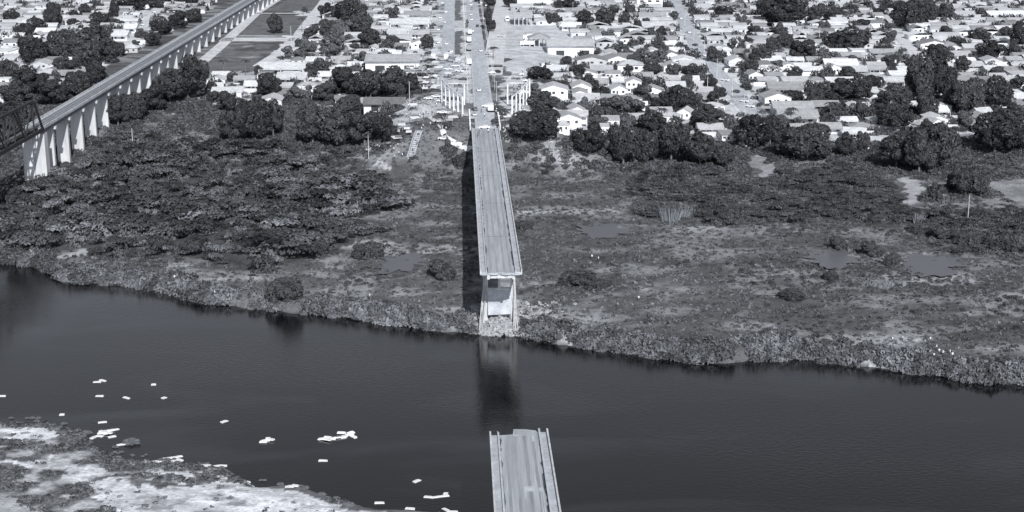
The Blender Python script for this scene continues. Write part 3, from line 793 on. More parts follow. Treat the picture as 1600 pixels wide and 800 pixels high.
def house_walls(w, l, h, rise, style):
    mb = MB(); x,y = w/2,l/2
    if style == 'gy':   # gable facing the viewer, ridge along y
        P = [(-x,-y,-1.5),(x,-y,-1.5),(x,-y,h),(0,-y,h+rise),(-x,-y,h)]
        mb.add(P+[(a,y,c) for a,_,c in P],[(0,1,2,3,4),(9,8,7,6,5),(1,6,7,2),(0,4,9,5)])
    elif style == 'gx':
        P = [(-x,-y,-1.5),(-x,y,-1.5),(-x,y,h),(-x,0,h+rise),(-x,-y,h)]
        mb.add(P+[(x,b,c) for _,b,c in P],[(4,3,2,1,0),(5,6,7,8,9),(0,5,9,4),(1,2,7,6)])
    elif style == 'flat': mb.taper((-x,x,-y,y,-1.5),(-x,x,-y,y,h)); mb.add([(-x,-y,h),(-x,y,h),(-x,y,h+.9)],[(0,1,2)]); mb.add([(x,-y,h),(x,y,h),(x,y,h+.9)],[(0,2,1)]); mb.add([(-x,y,h),(x,y,h),(x,y,h+.9),(-x,y,h+.9)],[(0,3,2,1)])
    else: mb.taper((-x,x,-y,y,-1.5),(-x,x,-y,y,h-.08))
    return mb
def make_house(name, w, l, h, rise, style, wins=2, storeys=1, lean=False):
    root = empty(name, (0,0,0))
    wl = house_walls(w,l,h,rise,style).build('wall', M['wall'], root)
    rf = {'gx':lambda:gable_roof(w,l,h,rise,'x'),'gy':lambda:gable_roof(w,l,h,rise,'y'),'hip':lambda:hip_roof(w,l,h,rise),'flat':lambda:flat_roof(w,l,h)}[style]()
    rf.build('roof', M['roof'], root)
    dx = -w*.12
    MB().box(dx-.45,dx+.45,-l/2-.05,-l/2+.02,0,2.1).build('door', M['door'], root)
    for s in range(storeys):
        zz = 1.0+s*2.8
        for k in range(wins):
            x = (k+.5)/wins*w*.92 - w*.46
            if s == 0 and abs(x-dx) < 1.1: x = x+1.3 if x > dx else x-1.0
            if abs(x)+.6 > w/2: continue
            MB().box(x-.65,x+.65,-l/2-.04,-l/2+.02,zz,zz+1.15).build('window', M['dark_opening'], root)
    MB().box(w/2-.02,w/2+.04,-.6,.6,1.0,2.1).build('window', M['dark_opening'], root)
    MB().box(-w/2-.04,-w/2+.02,-l*.2-.6,-l*.2+.6,1.0,2.1).build('window', M['dark_opening'], root)
    if lean:
        p = MB(); p.add([(-w/2,-l/2-2.6,2.3),(w/2,-l/2-2.6,2.3),(w/2,-l/2-.05,2.75),(-w/2,-l/2-.05,2.75),(-w/2,-l/2-2.6,2.4),(w/2,-l/2-2.6,2.4),(w/2,-l/2-.05,2.85),(-w/2,-l/2-.05,2.85)],
                        [(3,2,1,0),(4,5,6,7),(0,1,5,4),(1,2,6,5),(2,3,7,6),(3,0,4,7)])
        po = p.build('porch_roof', M['roof'], root)
        q = MB()
        for x in (-w/2+.15,0,w/2-.15): q.box(x-.09,x+.09,-l/2-2.5,-l/2-2.3,-.5,2.3)
        q.build('porch_post', M['wall'], po)
    return root
PROTO = [('gabled','house',make_house('house',9,11,3.0,1.9,'gy',2)), ('long-roofed','house',make_house('house',12,9,2.9,1.7,'gx',3,lean=True)),
         ('hip-roofed','house',make_house('house',10,10,2.9,1.7,'hip',2)), ('lean-to-roofed','house',make_house('house',8,9,2.9,0,'flat',2)),
         ('two-storey','house',make_house('house',9,10,5.8,1.7,'gy',3,2)), ('wide gabled','house',make_house('house',13,12,3.1,2.1,'gy',3)),
         ('narrow','house',make_house('house',6,11,2.8,1.2,'gy',1)), ('porched','house',make_house('house',10,8,2.8,1.5,'gx',2,lean=True))]
used = [False]*len(PROTO)
HOUSES = []     # x, y, half width, half length
def place_house(i, x, y, rz, sx=1, sy=1, sz=1, roof=None, wall=None, look=None, z=None):
    look0, cat, src = PROTO[i]
    o = src if not used[i] else copy_tree(src); used[i] = True
    z = float(F(x,y)) if z is None else z
    o.location = (x,y,z+.05); o.rotation_euler = (0,0,rz); o.scale = (sx,sy,sz)
    for c in o.children:
        v = roof if c.name.startswith(('roof','porch')) else wall
        c.color = (v,v,v,1)
        for g_ in c.children: g_.color = (wall,wall,wall,1)
    rt = 'bright' if roof > .5 else 'pale' if roof > .38 else 'grey' if roof > .22 else 'dark'
    size = 'small' if sx < .92 else 'large' if sx > 1.15 else ''
    tag(o, loc_label(' '.join(q for q in (look or f'{size} {look0} {cat} with {rt} roof').split()), x, y, z+3), 'house', 'houses of the town')
    HOUSES.append((x,y,7*sx,6*sy)); return o
# houses one can pick out: proto, photo x, photo y of the foot of the front wall, width px, roof tone, wall tone, turn
H_ = [(5,865,150,44,.42,.8,0),(0,908,146,30,.4,.8,.05),(1,936,138,28,.3,.75,.05),(0,966,149,26,.42,.75,.1),(5,1020,152,36,.33,.85,-.03),(4,990,146,24,.4,.7,0),
      (5,885,196,42,.34,.7,.15),(3,955,199,26,.4,.85,0),(1,1000,195,34,.36,.8,.15),(2,1048,192,28,.4,.8,-.3),(0,1072,186,22,.42,.8,-.3),
      (1,1100,152,30,.36,.75,-.2),(1,1108,163,30,.26,.7,-.1),(1,870,117,30,.5,.85,0),(1,940,117,34,.36,.8,0),(2,985,113,40,.42,.8,0),(0,1050,113,26,.4,.8,0),
      (2,1440,205,20,.35,.75,.5),(0,1458,203,24,.36,.8,.5),(1,1338,218,34,.5,.85,-.3),(3,1352,236,12,.4,.8,0),(1,1536,185,26,.45,.8,.3),
      (1,1248,196,60,.3,.8,0),(1,1228,150,52,.26,.85,0),(5,1213,163,42,.3,.8,.1),(1,1240,182,60,.32,.75,0),(0,1300,115,24,.45,.85,.2),(1,1315,112,50,.6,.85,0),
      (1,620,61,30,.45,.8,0),(1,655,60,30,.36,.8,0),(5,660,75,34,.36,.85,0),(1,640,45,60,.5,.8,0),(1,652,32,40,.26,.7,0),
      (1,1030,50,50,.45,.85,0),(1,1020,35,40,.3,.8,0),(4,1015,14,40,.38,.85,0),(1,893,48,30,.6,.8,0),(3,830,30,26,.4,.85,0),(1,835,13,50,.6,.8,0),
      (1,1500,32,46,.38,.7,0),(1,1576,32,60,.6,.8,0),(3,352,158,46,.6,.8,.1),(1,325,148,40,.55,.8,.2),(1,440,118,70,.5,.7,0),(1,455,133,44,.45,.8,0),
      (3,8,60,20,.5,.85,0),(1,8,68,20,.55,.8,0),(1,70,57,30,.6,.8,0),(1,195,52,34,.6,.8,0),(1,180,64,36,.55,.8,0),(2,122,48,26,.5,.8,0),
      (2,880,210,20,.4,.8,0),(3,945,209,14,.4,.85,0),(1,1210,212,20,.36,.8,0),(1,1170,232,24,.4,.8,.2),(0,1150,104,26,.42,.8,.1),(1,1395,190,20,.5,.8,.2)]
PW = [9,12,10,8,9,13,6,10]
random.seed(21)
for i,px,py,wpx,rf,wl,rz in H_:
    x,y,z = ground_at(px,py); zc = depth(y,z); W_ = wpx*zc/FPX; s = W_/PW[i]; sl_ = min(s,1.25)
    place_house(i, x, y+5*sl_, rz, s, sl_, min(max(s,.95),1.25), rf*1.15, wl)

# big sheds and the roadside station
def big_shed(px, py, wpx, dep, h, roof, wall, label, style='gx', name='warehouse', cat='warehouse', open_front=False):
    x,y,z = ground_at(px,py); W_ = wpx*depth(y,z)/FPX; root = empty(name,(x,y+dep/2,z+.05),.03)
    if open_front:
        q = MB()
        for k in range(5):
            for yy_ in (-dep/2+.5,dep/2-.5): q.box(-W_/2+.3+k*(W_-1)/4,-W_/2+.7+k*(W_-1)/4,yy_-.2,yy_+.2,-1,h)
        wl = q.build('post', M['wall'], root)
    else: wl = house_walls(W_,dep,h,2.0,style).build('wall', M['wall'], root)
    rf = (gable_roof(W_,dep,h,2.0,'x') if style=='gx' else hip_roof(W_,dep,h,2.4,.8)).build('roof', M['roof'], root)
    rf.color = (roof,)*3+(1,); wl.color = (wall,)*3+(1,)
    if not open_front:
        for a,b in ((-.32,-.14),(.22,.4)): MB().box(W_*a,W_*b,-dep/2-.06,-dep/2+.02,0,min(3.2,h-.6)).build('opening', M['dark_opening'], root)
        ea = MB().box(-W_/2-.4,W_/2+.4,-dep/2-1.6,-dep/2-.07,h-.35,h-.2).build('awning', M['roof'], root); ea.color = (roof*.9,)*3+(1,)
    tag(root,label,cat); HOUSES.append((x,y+dep/2,W_/2+1,dep/2+2)); return root
big_shed(612,112,84,26,5.5,.42,.8,'long pale-roofed warehouse behind the wide dark tree clump left of the road')
big_shed(600,174,64,12,3.4,.17,.7,'low dark-roofed shed with white yard above the large foreground trees left of road')
big_shed(891,88,72,22,6,.5,.8,'large white hall right of the open paved square',)
big_shed(842,74,32,14,5,.35,.6,'grey hipped open canopy beside the white hall on the square','hip','canopy','canopy',True)
big_shed(816,40,28,30,5,.5,.6,'pale flat canopy roof at the far side of the open square','gx','canopy','canopy',True)

def near_tree(x, y, k=.55): return any((x-a)**2+(y-b)**2 < (r*k)**2 for a,b,r in TREE_XY)
def near_house(x, y, hw=6, hl=6): return any(abs(x-a) < hw+b_ and abs(y-b) < hl+l_ for a,b,b_,l_ in HOUSES)
def on_street(x, y, m=5.0):
    for P, wd in STW.values():
        if seg_dist(P, x, y) < wd/2+m: return True
    dx = x-road_x(y)
    return (-42 < dx < 34 and y < 1000) or (-34 < dx < 22)
cand = []
random.seed(4)
yy_ = 640.0; row = 0
while yy_ < 1560:
    pit = 11.6
    xx = -430 + (row % 2)*6
    while xx < 560:
        x = xx+random.uniform(-2,2); y = yy_+random.uniform(-3,3)
        cand.append((x,y)); xx += pit+random.uniform(-1,2.5)
    yy_ += 15.5; row += 1
far = []; n_ind = 0
cx_ = np.array([c[0] for c in cand]); cy_ = np.array([c[1] for c in cand])
ok = np.zeros(len(cand), bool)
for P in TOWN: ok |= inside(P, cx_, cy_)
for P in GRASS+[PALE[11]]: ok &= ~inside(P, cx_, cy_)
ok &= ~(np.abs(cx_-(rail_x(cy_)-RW/2)) < 12)
keep = []
for (x,y), k_ in zip(cand, ok):
    if not k_ or on_street(x,y) or near_tree(x,y,.75) or near_house(x,y,4.6,4.6): continue
    if random.random() < .06: continue
    a, b = to_px(x,y,float(F(x,y,False))+3)
    if a < -60 or a > 1660 or b < -45: continue
    keep.append((x,y,a,b))
keep.sort(key=lambda t: t[1])
N_H = 300-len(H_)
inv = [t for t in keep if -6 < t[2] < 1606 and t[3] > 0]
indiv = set(inv[:N_H])
for t in keep:
    x,y,a,b = t
    rot = HEAD + random.choice((0,0,0,.05,-.06,.12)) ; i = random.choice((0,1,1,2,3,5,6,7,7,1,2,3,7,1) if y < 1000 else (0,1,1,2,7,3))
    roof = random.choice((.74,.68,.62,.56,.52,.48,.44,.38,.3,.24,.64,.7)); wall = random.choice((.85,.82,.76,.7,.6,.5))
    s = random.choice((.78,.84,.9,.96,1.02,1.1,1.25))
    if t in indiv: place_house(i, x, y, rot, s, random.uniform(.8,1.15), random.uniform(.72,.92), roof, wall)
    else: far.append((x,y,rot,i,s,roof,wall))
print('houses: individual', len(H_)+len(indiv), 'far', len(far))
# the hundreds of small far roofs, one mass
V = []; Q = []; T = []
for x,y,rot,i,s,roof,wall in far:
    w_,l_,h = PW[i]*s/2*1.05, 5.2, 3.0 if i != 4 else 5.5; z = float(F(x,y,False)); c_,s2 = math.cos(rot),math.sin(rot); r_ = 1.7
    P = [(-w_,-l_,-1),(w_,-l_,-1),(w_,l_,-1),(-w_,l_,-1),(-w_,-l_,h),(w_,-l_,h),(w_,l_,h),(-w_,l_,h)]
    b = len(V); tn_ = [wall]*8
    fs = [(0,1,5,4),(1,2,6,5),(2,3,7,6),(3,0,4,7)]
    o_ = .5
    if i in (0,4,5,6): R_ = [(-w_-o_,-l_-o_,h-.1),(0,-l_-o_,h+r_),(0,l_+o_,h+r_),(-w_-o_,l_+o_,h-.1),(w_+o_,-l_-o_,h-.1),(w_+o_,l_+o_,h-.1),(0,-l_,h+r_-.1)]; fr = [(8,9,10,11),(9,12,13,10)]; 
    else: R_ = [(-w_-o_,-l_-o_,h-.1),(w_+o_,-l_-o_,h-.1),(w_+o_,0,h+r_),(-w_-o_,0,h+r_),(w_+o_,l_+o_,h-.1),(-w_-o_,l_+o_,h-.1),(0,0,h)]; fr = [(8,9,10,11),(11,10,12,13)]
    P += R_; tn_ += [roof]*6 + [wall]
    # gable triangle as a quad with the wall tone
    if i in (0,4,5,6): fs.append((4,5,14,14-0))
    for (a_,b_,c3) in P: V.append((x+a_*c_-b_*s2, y+a_*s2+b_*c_, z+c3))
    T += tn_; Q += [tuple(k_+b for k_ in f) for f in fs[:4]+fr]
    # dark openings
    b = len(V)
    for wx in (-w_*.5, w_*.35):
        for (a_,b_,c3) in ((wx-.6,-l_-.05,.9),(wx+.6,-l_-.05,.9),(wx+.6,-l_-.05,2.1),(wx-.6,-l_-.05,2.1)): V.append((x+a_*c_-b_*s2, y+a_*s2+b_*c_, z+c3)); T.append(.03)
    Q += [(b,b+1,b+2,b+3),(b+4,b+5,b+6,b+7)]
if V: tag(link('distant_houses', np_mesh('distant_houses', V, Q, M['far_house'], T)), 'hundreds of small pale roofs receding to the top edge of the photo', 'houses', kind='stuff')

# yard walls between houses: each lot has a wall run
random.seed(31); nw = 0
for t in inv:
    x,y,a,b = t
    if nw >= 110 or y > 1000 or random.random() < .35: continue
    L = random.uniform(8,15); rot = HEAD+random.choice((0,0,math.pi/2)); z = float(F(x,y-8.6))
    X0 = x+random.uniform(-2,2); Y0 = y-8.6
    if on_street(X0,Y0,1): continue
    r = empty('yard_wall',(X0,Y0,z),rot)
    wo = MB().box(-L/2,L/2,-.1,.1,-.6,1.9).build('panel', M['wall'], r); v = random.uniform(.45,.8); wo.color = (v,v,v,1)
    cp = MB().box(-L/2-.05,L/2+.05,-.14,.14,1.9,2.0).build('coping', M['wall'], r); cp.color = (v*.8,)*3+(1,)
    tag(r, loc_label('pale rendered yard wall in front of a house', X0,Y0,z+1), 'wall', 'yard walls between the houses'); nw += 1

# smaller garden trees between the houses
random.seed(8); n_small = 0; far_trees = []
for k in range(9000):
    x = random.uniform(-420,520); y = random.uniform(660,1480)
    a, b = to_px(x,y,float(F(x,y,False))+3)
    if a < -20 or a > 1620 or b < -10: continue
    if not any(bool(inside(P,np.array([x]),np.array([y]))[0]) for P in TOWN): continue
    if on_street(x,y,1.5) or near_tree(x,y,1.1) or near_house(x,y,-2.8,-2.5) or inside(PALE[11],np.array([x]),np.array([y]))[0] or abs(x-(rail_x(y)-RW/2)) < 8: continue
    if any(inside(P,np.array([x]),np.array([y]))[0] for P in GRASS): continue
    if fbm(np.array([x]),np.array([y]),60,77)[0] < .42 and random.random() < .5: continue
    R = random.uniform(1.8,4.6)*(1.15 if y > 1000 else 1); H = R*random.uniform(1.5,2.1)
    if tree_n < 300 and y < 1050: tree_at(x,y,float(F(x,y)),R,H,random.choice(('round','round','open','tall')),random.uniform(.045,.1)); n_small += 1
    elif len(far_trees) < 1000: far_trees.append((x,y,R,H)); TREE_XY.append((x,y,R))
print('trees', tree_n, 'far', len(far_trees))

# ------------------------------------------------------------------ masses of scrub (nobody could count them)
def clump(seed, cards, size, flat=.6):
    rn = np.random.default_rng(seed); V = []
    for k in range(cards):
        d = rn.normal(size=3); d /= np.linalg.norm(d); d[2] = abs(d[2])
        p = d*np.array([1,1,flat])*rn.uniform(.6,1.05)
        nn = d+rn.normal(size=3)*.5; nn /= np.linalg.norm(nn)
        a = np.cross(nn, rn.normal(size=3)); a /= np.linalg.norm(a); b = np.cross(nn,a); s = size*rn.uniform(.6,1.5); e = s*rn.uniform(.4,.8)
        V += [p-a*s-b*e*.3, p-a*.1*s-b*e, p+a*s+b*e*.25, p+a*.1*s+b*e]
    return np.array(V)
def scatter(name, pts, tmpl, label, cat):
    """pts rows: x y z radius height tone"""
    pts = np.array(pts); Vs = []; Ts = []; rn = np.random.default_rng(5); n_t = len(tmpl)
    which = rn.integers(n_t, size=len(pts)); ang = rn.uniform(0,6.283,len(pts))
    for k in range(n_t):
        P = pts[which==k]; A = ang[which==k]
        if not len(P): continue
        t = tmpl[k]; c = np.cos(A)[:,None]; s = np.sin(A)[:,None]
        x = (t[None,:,0]*c - t[None,:,1]*s)*P[:,3:4]+P[:,0:1]; y = (t[None,:,0]*s + t[None,:,1]*c)*P[:,3:4]+P[:,1:2]; z = t[None,:,2]*P[:,4:5]+P[:,2:3]
        Vs.append(np.stack([x,y,z],-1).reshape(-1,3)); Ts.append(np.repeat(P[:,5], t.shape[0]))
    V = np.concatenate(Vs); T = np.concatenate(Ts)
    o = link(name, np_mesh(name, V, np.arange(len(V)).reshape(-1,4), M['scrub'], T)); tag(o, label, cat, kind='stuff'); return o
RN = np.random.default_rng(99)
def sample(x0,x1,y0,y1,n): return RN.uniform(x0,x1,n), RN.uniform(y0,y1,n)
PONDW = [wpoly(p) for p in POND]
def not_pond(x,y):
    m = np.zeros(x.shape,bool)
    for P in PONDW: m |= inside(P,x,y)
    return ~m
def clear_of_bridge(x,y): return np.abs(x-road_x(y)) > 4.5
def canopy_clump(seed, cards, size):
    rn = np.random.default_rng(seed); V = []; nl = 7
    C = np.stack([rn.uniform(-.6,.6,nl), rn.uniform(-.6,.6,nl), rn.uniform(.45,.85,nl)],-1); Rr = rn.uniform(.3,.5,nl)
    for k in range(cards):
        i = rn.integers(nl); d = rn.normal(size=3); d /= np.linalg.norm(d); d[2] = abs(d[2])*.9-.12
        p = C[i]+d*Rr[i]*np.array([1,1,.5])*rn.uniform(.7,1.05)
        nn = d*np.array([.7,.7,1])+np.array([0,0,.5])+rn.normal(size=3)*.35; nn /= np.linalg.norm(nn)
        a = np.cross(nn, rn.normal(size=3)); a /= np.linalg.norm(a); b = np.cross(nn,a); s = size*rn.uniform(.6,1.5); e = s*rn.uniform(.4,.8)
        V += [p-a*s-b*e*.3, p-a*.1*s-b*e, p+a*s+b*e*.25, p+a*.1*s+b*e]
    return np.array(V)
big = [clump(k,240,.12,.75) for k in range(5)]
canopy = [canopy_clump(60+k,330,.085) for k in range(7)]
mid = [clump(20+k,90,.18,.7) for k in range(5)]
tuft = [clump(40+k,18,.38,.8) for k in range(6)]
# thicket
P_ = []
x,y = sample(-330,-20,440,660,3600)
m = inside(DARK[0], x+(vnoise(x,y,20,61)-.5)*18, y+(vnoise(x,y,20,62)-.5)*24) & (fbm(x,y,16,63) + .25*(vnoise(x,y,5,66)-.5) > .36) & (y-far_bank(x) > 9)
x,y = x[m],y[m]; z = F(x,y); r = RN.uniform(2.0,5.2,len(x))*(.6+.9*sstep(.3,.7,vnoise(x,y,11,65)))
P_ += list(zip(x,y,z-.5,r,r*.45+RN.uniform(1.0,4.6,len(x)),np.where(RN.uniform(size=len(x)) < .28, RN.uniform(.12,.2,len(x)), RN.uniform(.035,.10,len(x)))*(.45+1.0*fbm(x,y,18,64))))
x,y = sample(30,300,470,660,6500); xj = x+(vnoise(x,y,12,61)-.5)*14; yj = y+(vnoise(x,y,12,62)-.5)*22
m = (inside(DARK[1],xj,yj) | inside(DARK[2],xj,yj)) & (fbm(x,y,12,67) > .38)
x,y = x[m],y[m]; z = F(x,y); r = RN.uniform(1.2,3.4,len(x)); P_ += list(zip(x,y,z-.3,r,r*RN.uniform(.6,1.3,len(x)),RN.uniform(.045,.11,len(x))))
print('thicket', len(P_))
scatter('thicket', P_, canopy+big[:3], 'dense dark scrub thicket covering the flood plain', 'thicket')
# general scrub, denser in patches
P_ = []
x,y = sample(-330,330,350,660,42000)
s = y-far_bank(x); f = fbm(x,y*.7,24,71)
intown = np.zeros(x.shape,bool)
for P in TOWN+GRASS+PALE[2:6]+PALE[7:9]: intown |= inside(P,x,y)
f = f + .08*sstep(520,620,y)
m = (s > 3) & ~intown & not_pond(x,y) & clear_of_bridge(x,y) & (RN.uniform(size=len(x)) < sstep(.46,.68,f)*.8+.04)
x,y = x[m],y[m]; z = F(x,y); r = RN.uniform(.7,2.0,len(x))*(.7+.6*sstep(520,640,y))
P_ += list(zip(x,y,z-.15,r,r*RN.uniform(.6,1.2,len(x)),RN.uniform(.05,.13,len(x))))
x,y = sample(-215,-25,630,770,5200); intown = np.zeros(x.shape,bool)
for P in TOWN+GRASS[:8]+PALE[:1]+PALE[12:13]: intown |= inside(P,x,y)
f = fbm(x,y,18,75); m = ~intown & (f > .42) & clear_of_bridge(x,y) & (np.abs(x-(rail_x(y)-RW/2)) > 6); x,y,f = x[m],y[m],f[m]; z = F(x,y); r = RN.uniform(.8,2.6,len(x))*(.6+f)
P_ += list(zip(x,y,z-.2,r,r*RN.uniform(.7,1.3,len(x)),RN.uniform(.055,.12,len(x))))
print('scrub', len(P_))
scatter('scrub', P_, mid, 'low bushes scattered over the flood plain', 'scrub')
# grass tufts
x,y = sample(-300,300,350,760,84000)
s = y-far_bank(x); intown = np.zeros(x.shape,bool)
for P in TOWN[:1]+TOWN[2:]+DARK[:1]+PALE[2:6]: intown |= inside(P,x,y)
intown |= inside(TOWN[1],x,y) & (RN.uniform(size=len(x)) < .8); intown |= (y > 650) & (x > -25)
m = (s > 1) & ~intown & not_pond(x,y) & clear_of_bridge(x,y)
a_,b_ = to_px(x,y,4.0); m &= (a_ > -15)&(a_ < 1615)
x,y = x[m],y[m]; z = F(x,y); r = RN.uniform(.3,.95,len(x))
scatter('grass', list(zip(x,y,z-.1,r,r*RN.uniform(.5,1.3,len(x)),RN.uniform(.06,.18,len(x))*(.5+1.0*fbm(x,y,20,73)))), tuft, 'rough tufted grass and weeds of the flood plain', 'grass')
print('tufts', len(x))
# bank fringe hanging over the water
x = RN.uniform(-260,260,4200); y = far_bank(x)+RN.uniform(-1.5,12,4200)*RN.uniform(.2,1,4200); z = F(x,y)
m = (z > -.4) & (np.abs(x-road_x(y)) > 6.5) & (vnoise(x,y,6,81) > .28); x,y,z = x[m],y[m],z[m]; r = RN.uniform(.6,2.4,len(x))
scatter('bank_shrubs', list(zip(x,y,np.maximum(z,0)-.2,r,r*RN.uniform(.7,1.5,len(x)),RN.uniform(.06,.19,len(x))*(.6+.8*vnoise(x,y,7,82)))), mid, 'pale shrubs and weeds fringing the far river bank', 'bank shrubs')
# tufts on the sandy near bank
x = RN.uniform(-150,10,26000); y = near_bank(x)-RN.uniform(0,60,26000); f = fbm(x,y*1.4,12,33,4); z = F(x,y)
m = (.6*f+.4*fbm(x,y*1.5,4,39) < .54) & (z > -.1) & (near_bank(x)-y < 38+10*f)
for P in SAND: m &= ~inside(P,x,y) | (RN.uniform(size=len(x)) < .03)
x,y,z = x[m],y[m],z[m]; r = RN.uniform(.25,.9,len(x))
scatter('bank_weeds', list(zip(x,y,z-.05,r,r*RN.uniform(.4,.9,len(x)),RN.uniform(.05,.2,len(x)))), tuft, 'grey weeds growing in patches on the sandy near bank', 'weeds')
# garden shrubs and far tree masses of the town
P_ = []
for (x_,y_,R,H) in far_trees: P_.append((x_,y_,float(F(x_,y_,False))-.2,R,H,random.uniform(.045,.085)))
scatter('distant_trees', P_, big, 'far dark tree crowns scattered among the most distant roofs', 'trees')
x,y = sample(-400,480,650,1400,11000); f = fbm(x,y,26,91)
intown = np.zeros(x.shape,bool); bad = np.zeros(x.shape,bool)
for P in TOWN: intown |= inside(P,x,y)
for P in GRASS+[PALE[11]]: bad |= inside(P,x,y)
for P,wd in STW.values(): bad |= seg_dist(P,x,y) < wd/2+1
bad |= (np.abs(x-road_x(y)+3) < 22)
for a,b,hw,hl in HOUSES: bad |= (np.abs(x-a) < hw*.9)&(np.abs(y-b) < hl)
m = intown & ~bad & (f > .40); x,y = x[m],y[m]; z = F(x,y); r = RN.uniform(.7,2.6,len(x))
def P2(*a): return np.concatenate(a)
fx,fy = [],[]
for (a,b_,r0) in TREE_XY:
    if b_ < 760:
        for q in range(int(10+r0*4)):
            t0 = random.uniform(0,6.283); rr0 = r0*random.uniform(.7,1.7); fx.append(a+rr0*math.cos(t0)); fy.append(b_+rr0*math.sin(t0)*.8)
fx = np.array(fx); fy = np.array(fy); k0 = clear_of_bridge(fx,fy) & (np.abs(fx-road_x(fy)) > 12)
for P_s,wd in STW.values(): k0 &= seg_dist(P_s,fx,fy) > wd/2+1
fx = fx[k0]; fy = fy[k0]
x = P2(x,fx); y = P2(y,fy); z = F(x,y); r = P2(r, RN.uniform(.8,2.6,len(fx)))
scatter('garden_shrubs', list(zip(x,y,z-.1,r,r*RN.uniform(.8,1.4,len(x)),RN.uniform(.05,.12,len(x)))), mid, 'bushes and weeds filling the yards between the houses', 'shrubs')

# lone bushes one can point to
SH = [(575,405,50,26),(690,438,56,34),(445,472,60,36),(1310,392,36,24),(1362,402,44,26),(905,446,60,22),(1395,418,26,20),(935,452,40,16),(720,262,30,18),(1240,470,50,16),(500,398,40,20),(815,360,36,16),(1515,385,46,26),(1300,440,30,14),(1470,375,36,20)]
for px,py,wpx,hpx in SH:
    x,y,z = ground_at(px,py); zc = depth(y,z); R = wpx*zc/FPX/2; H = hpx*zc/FPX
    r = empty('bush',(x,y+R*.4,z-.2)); c = link('foliage', CROWNS[(px)%4], r); c.location=(0,0,H*.35); c.scale=(R,R*.8,H*.75); c.color=(.06,.06,.06,1)
    s = link('stem', TRUNKS[0], r); s.location=(0,0,H*.35); s.scale=(R*.5,R*.5,H*.35)
    tag(r, loc_label('lone dark bush', x,y,z+H/2), 'bush', 'lone bushes on the flood plain')
# dry reeds
rd = MB(); random.seed(12)
for cx,cy,w_,h_ in ((1048,345,26,24),(1072,340,12,16),(1085,338,10,14),(1350,446,6,6),(1362,446,12,7),(1385,445,18,8),(1408,445,12,8),(1435,350,14,20)):
    for k in range(int(w_*3.2)):
        px = cx+random.uniform(-w_/2,w_/2); x,y,z = ground_at(px,cy+random.uniform(-3,3)); H = h_*depth(y,z)/FPX*random.uniform(.5,1)
        rd.bar((x,y,z),(x+(px-cx)*.12+random.uniform(-.4,.4),y+random.uniform(-.5,.5),z+H),.09,.03,3)
tag(rd.build('dry_reeds', M['cane']), 'pale dry reed clumps rising from the flood plain', 'reeds', kind='stuff')

# ------------------------------------------------------------------ gate monuments either side of the road
def gate(side, label):
    c = float(road_x(664)); root = empty('gate_colonnade',(c+1.5,664,ROAD_Z-.1),HEAD)
    pts = []
    for k in range(7):
        a = k/6; x = side*(8.2 + 11.0*a**.9); y = -26 + 34*a**1.6 ; pts.append((x,y))
    for k,(x,y) in enumerate(pts[1:]):
        h = 8.0+1.0*k*.6
        MB().taper((x-.42,x+.42,y-.42,y+.42,-7),(x-.3,x+.3,y-.3,y+.3,h)).build('column', M['paint'], root)
    b = MB()
    for k in range(1,6):
        p,q = pts[k],pts[k+1]; h0,h1 = 8.0+.6*(k-1),8.0+.6*k
        b.bar((p[0],p[1],h0),(q[0],q[1],h1),.34,n=4)
    b.build('beam', M['paint'], root)
    s = MB()
    for k in range(6):
        p,q = pts[k],pts[k+1]
        s.bar((p[0],p[1],.6),(q[0],q[1],.6),.5,n=4)
        s.bar((p[0],p[1],-.8),(q[0],q[1],-.8),.7,n=4)
    s.build('plinth', M['pale_concrete'], root)
    for x,y in ((side*9.5,6),(side*16,14)):
        m_ = MB(); m_.taper((x-.35,x+.35,y-.35,y+.35,-2),(x-.25,x+.25,y-.25,y+.25,9.5)); m_.build('column', M['paint'], root)
    pv = MB(); pv.box(min(side*9,side*16.5),max(side*9,side*16.5),5.5,14.5,9.3,9.7); pv.build('canopy_slab', M['pale_concrete'], root)
    tag(root,label,'monument','white colonnades at the bridge head'); return root
gate(-1,'white curved colonnade left of the road at the bridge head')
gate(1,'white curved colonnade right of the road at the bridge head')
# guard rails of the approach
for s,y0,y1 in ((-1,609,650),(1,609,642)):
    c = float(road_x(609)); r = empty('approach_wall',(c,609,ROAD_Z),HEAD); x = s*6.0
    MB().box(x-.2,x+.2,0,y1-609,-1,.9).build('wall', M['paint'], r)
    q = MB()
    for k in range(0,int(y1-609),4): q.box(x-.3,x+.3,k,k+.5,.9,1.3)
    q.build('post', M['paint'], r)
    tag(r, 'white low wall on the %s side of the road where the bridge begins' % ('left' if s<0 else 'right'),'wall')

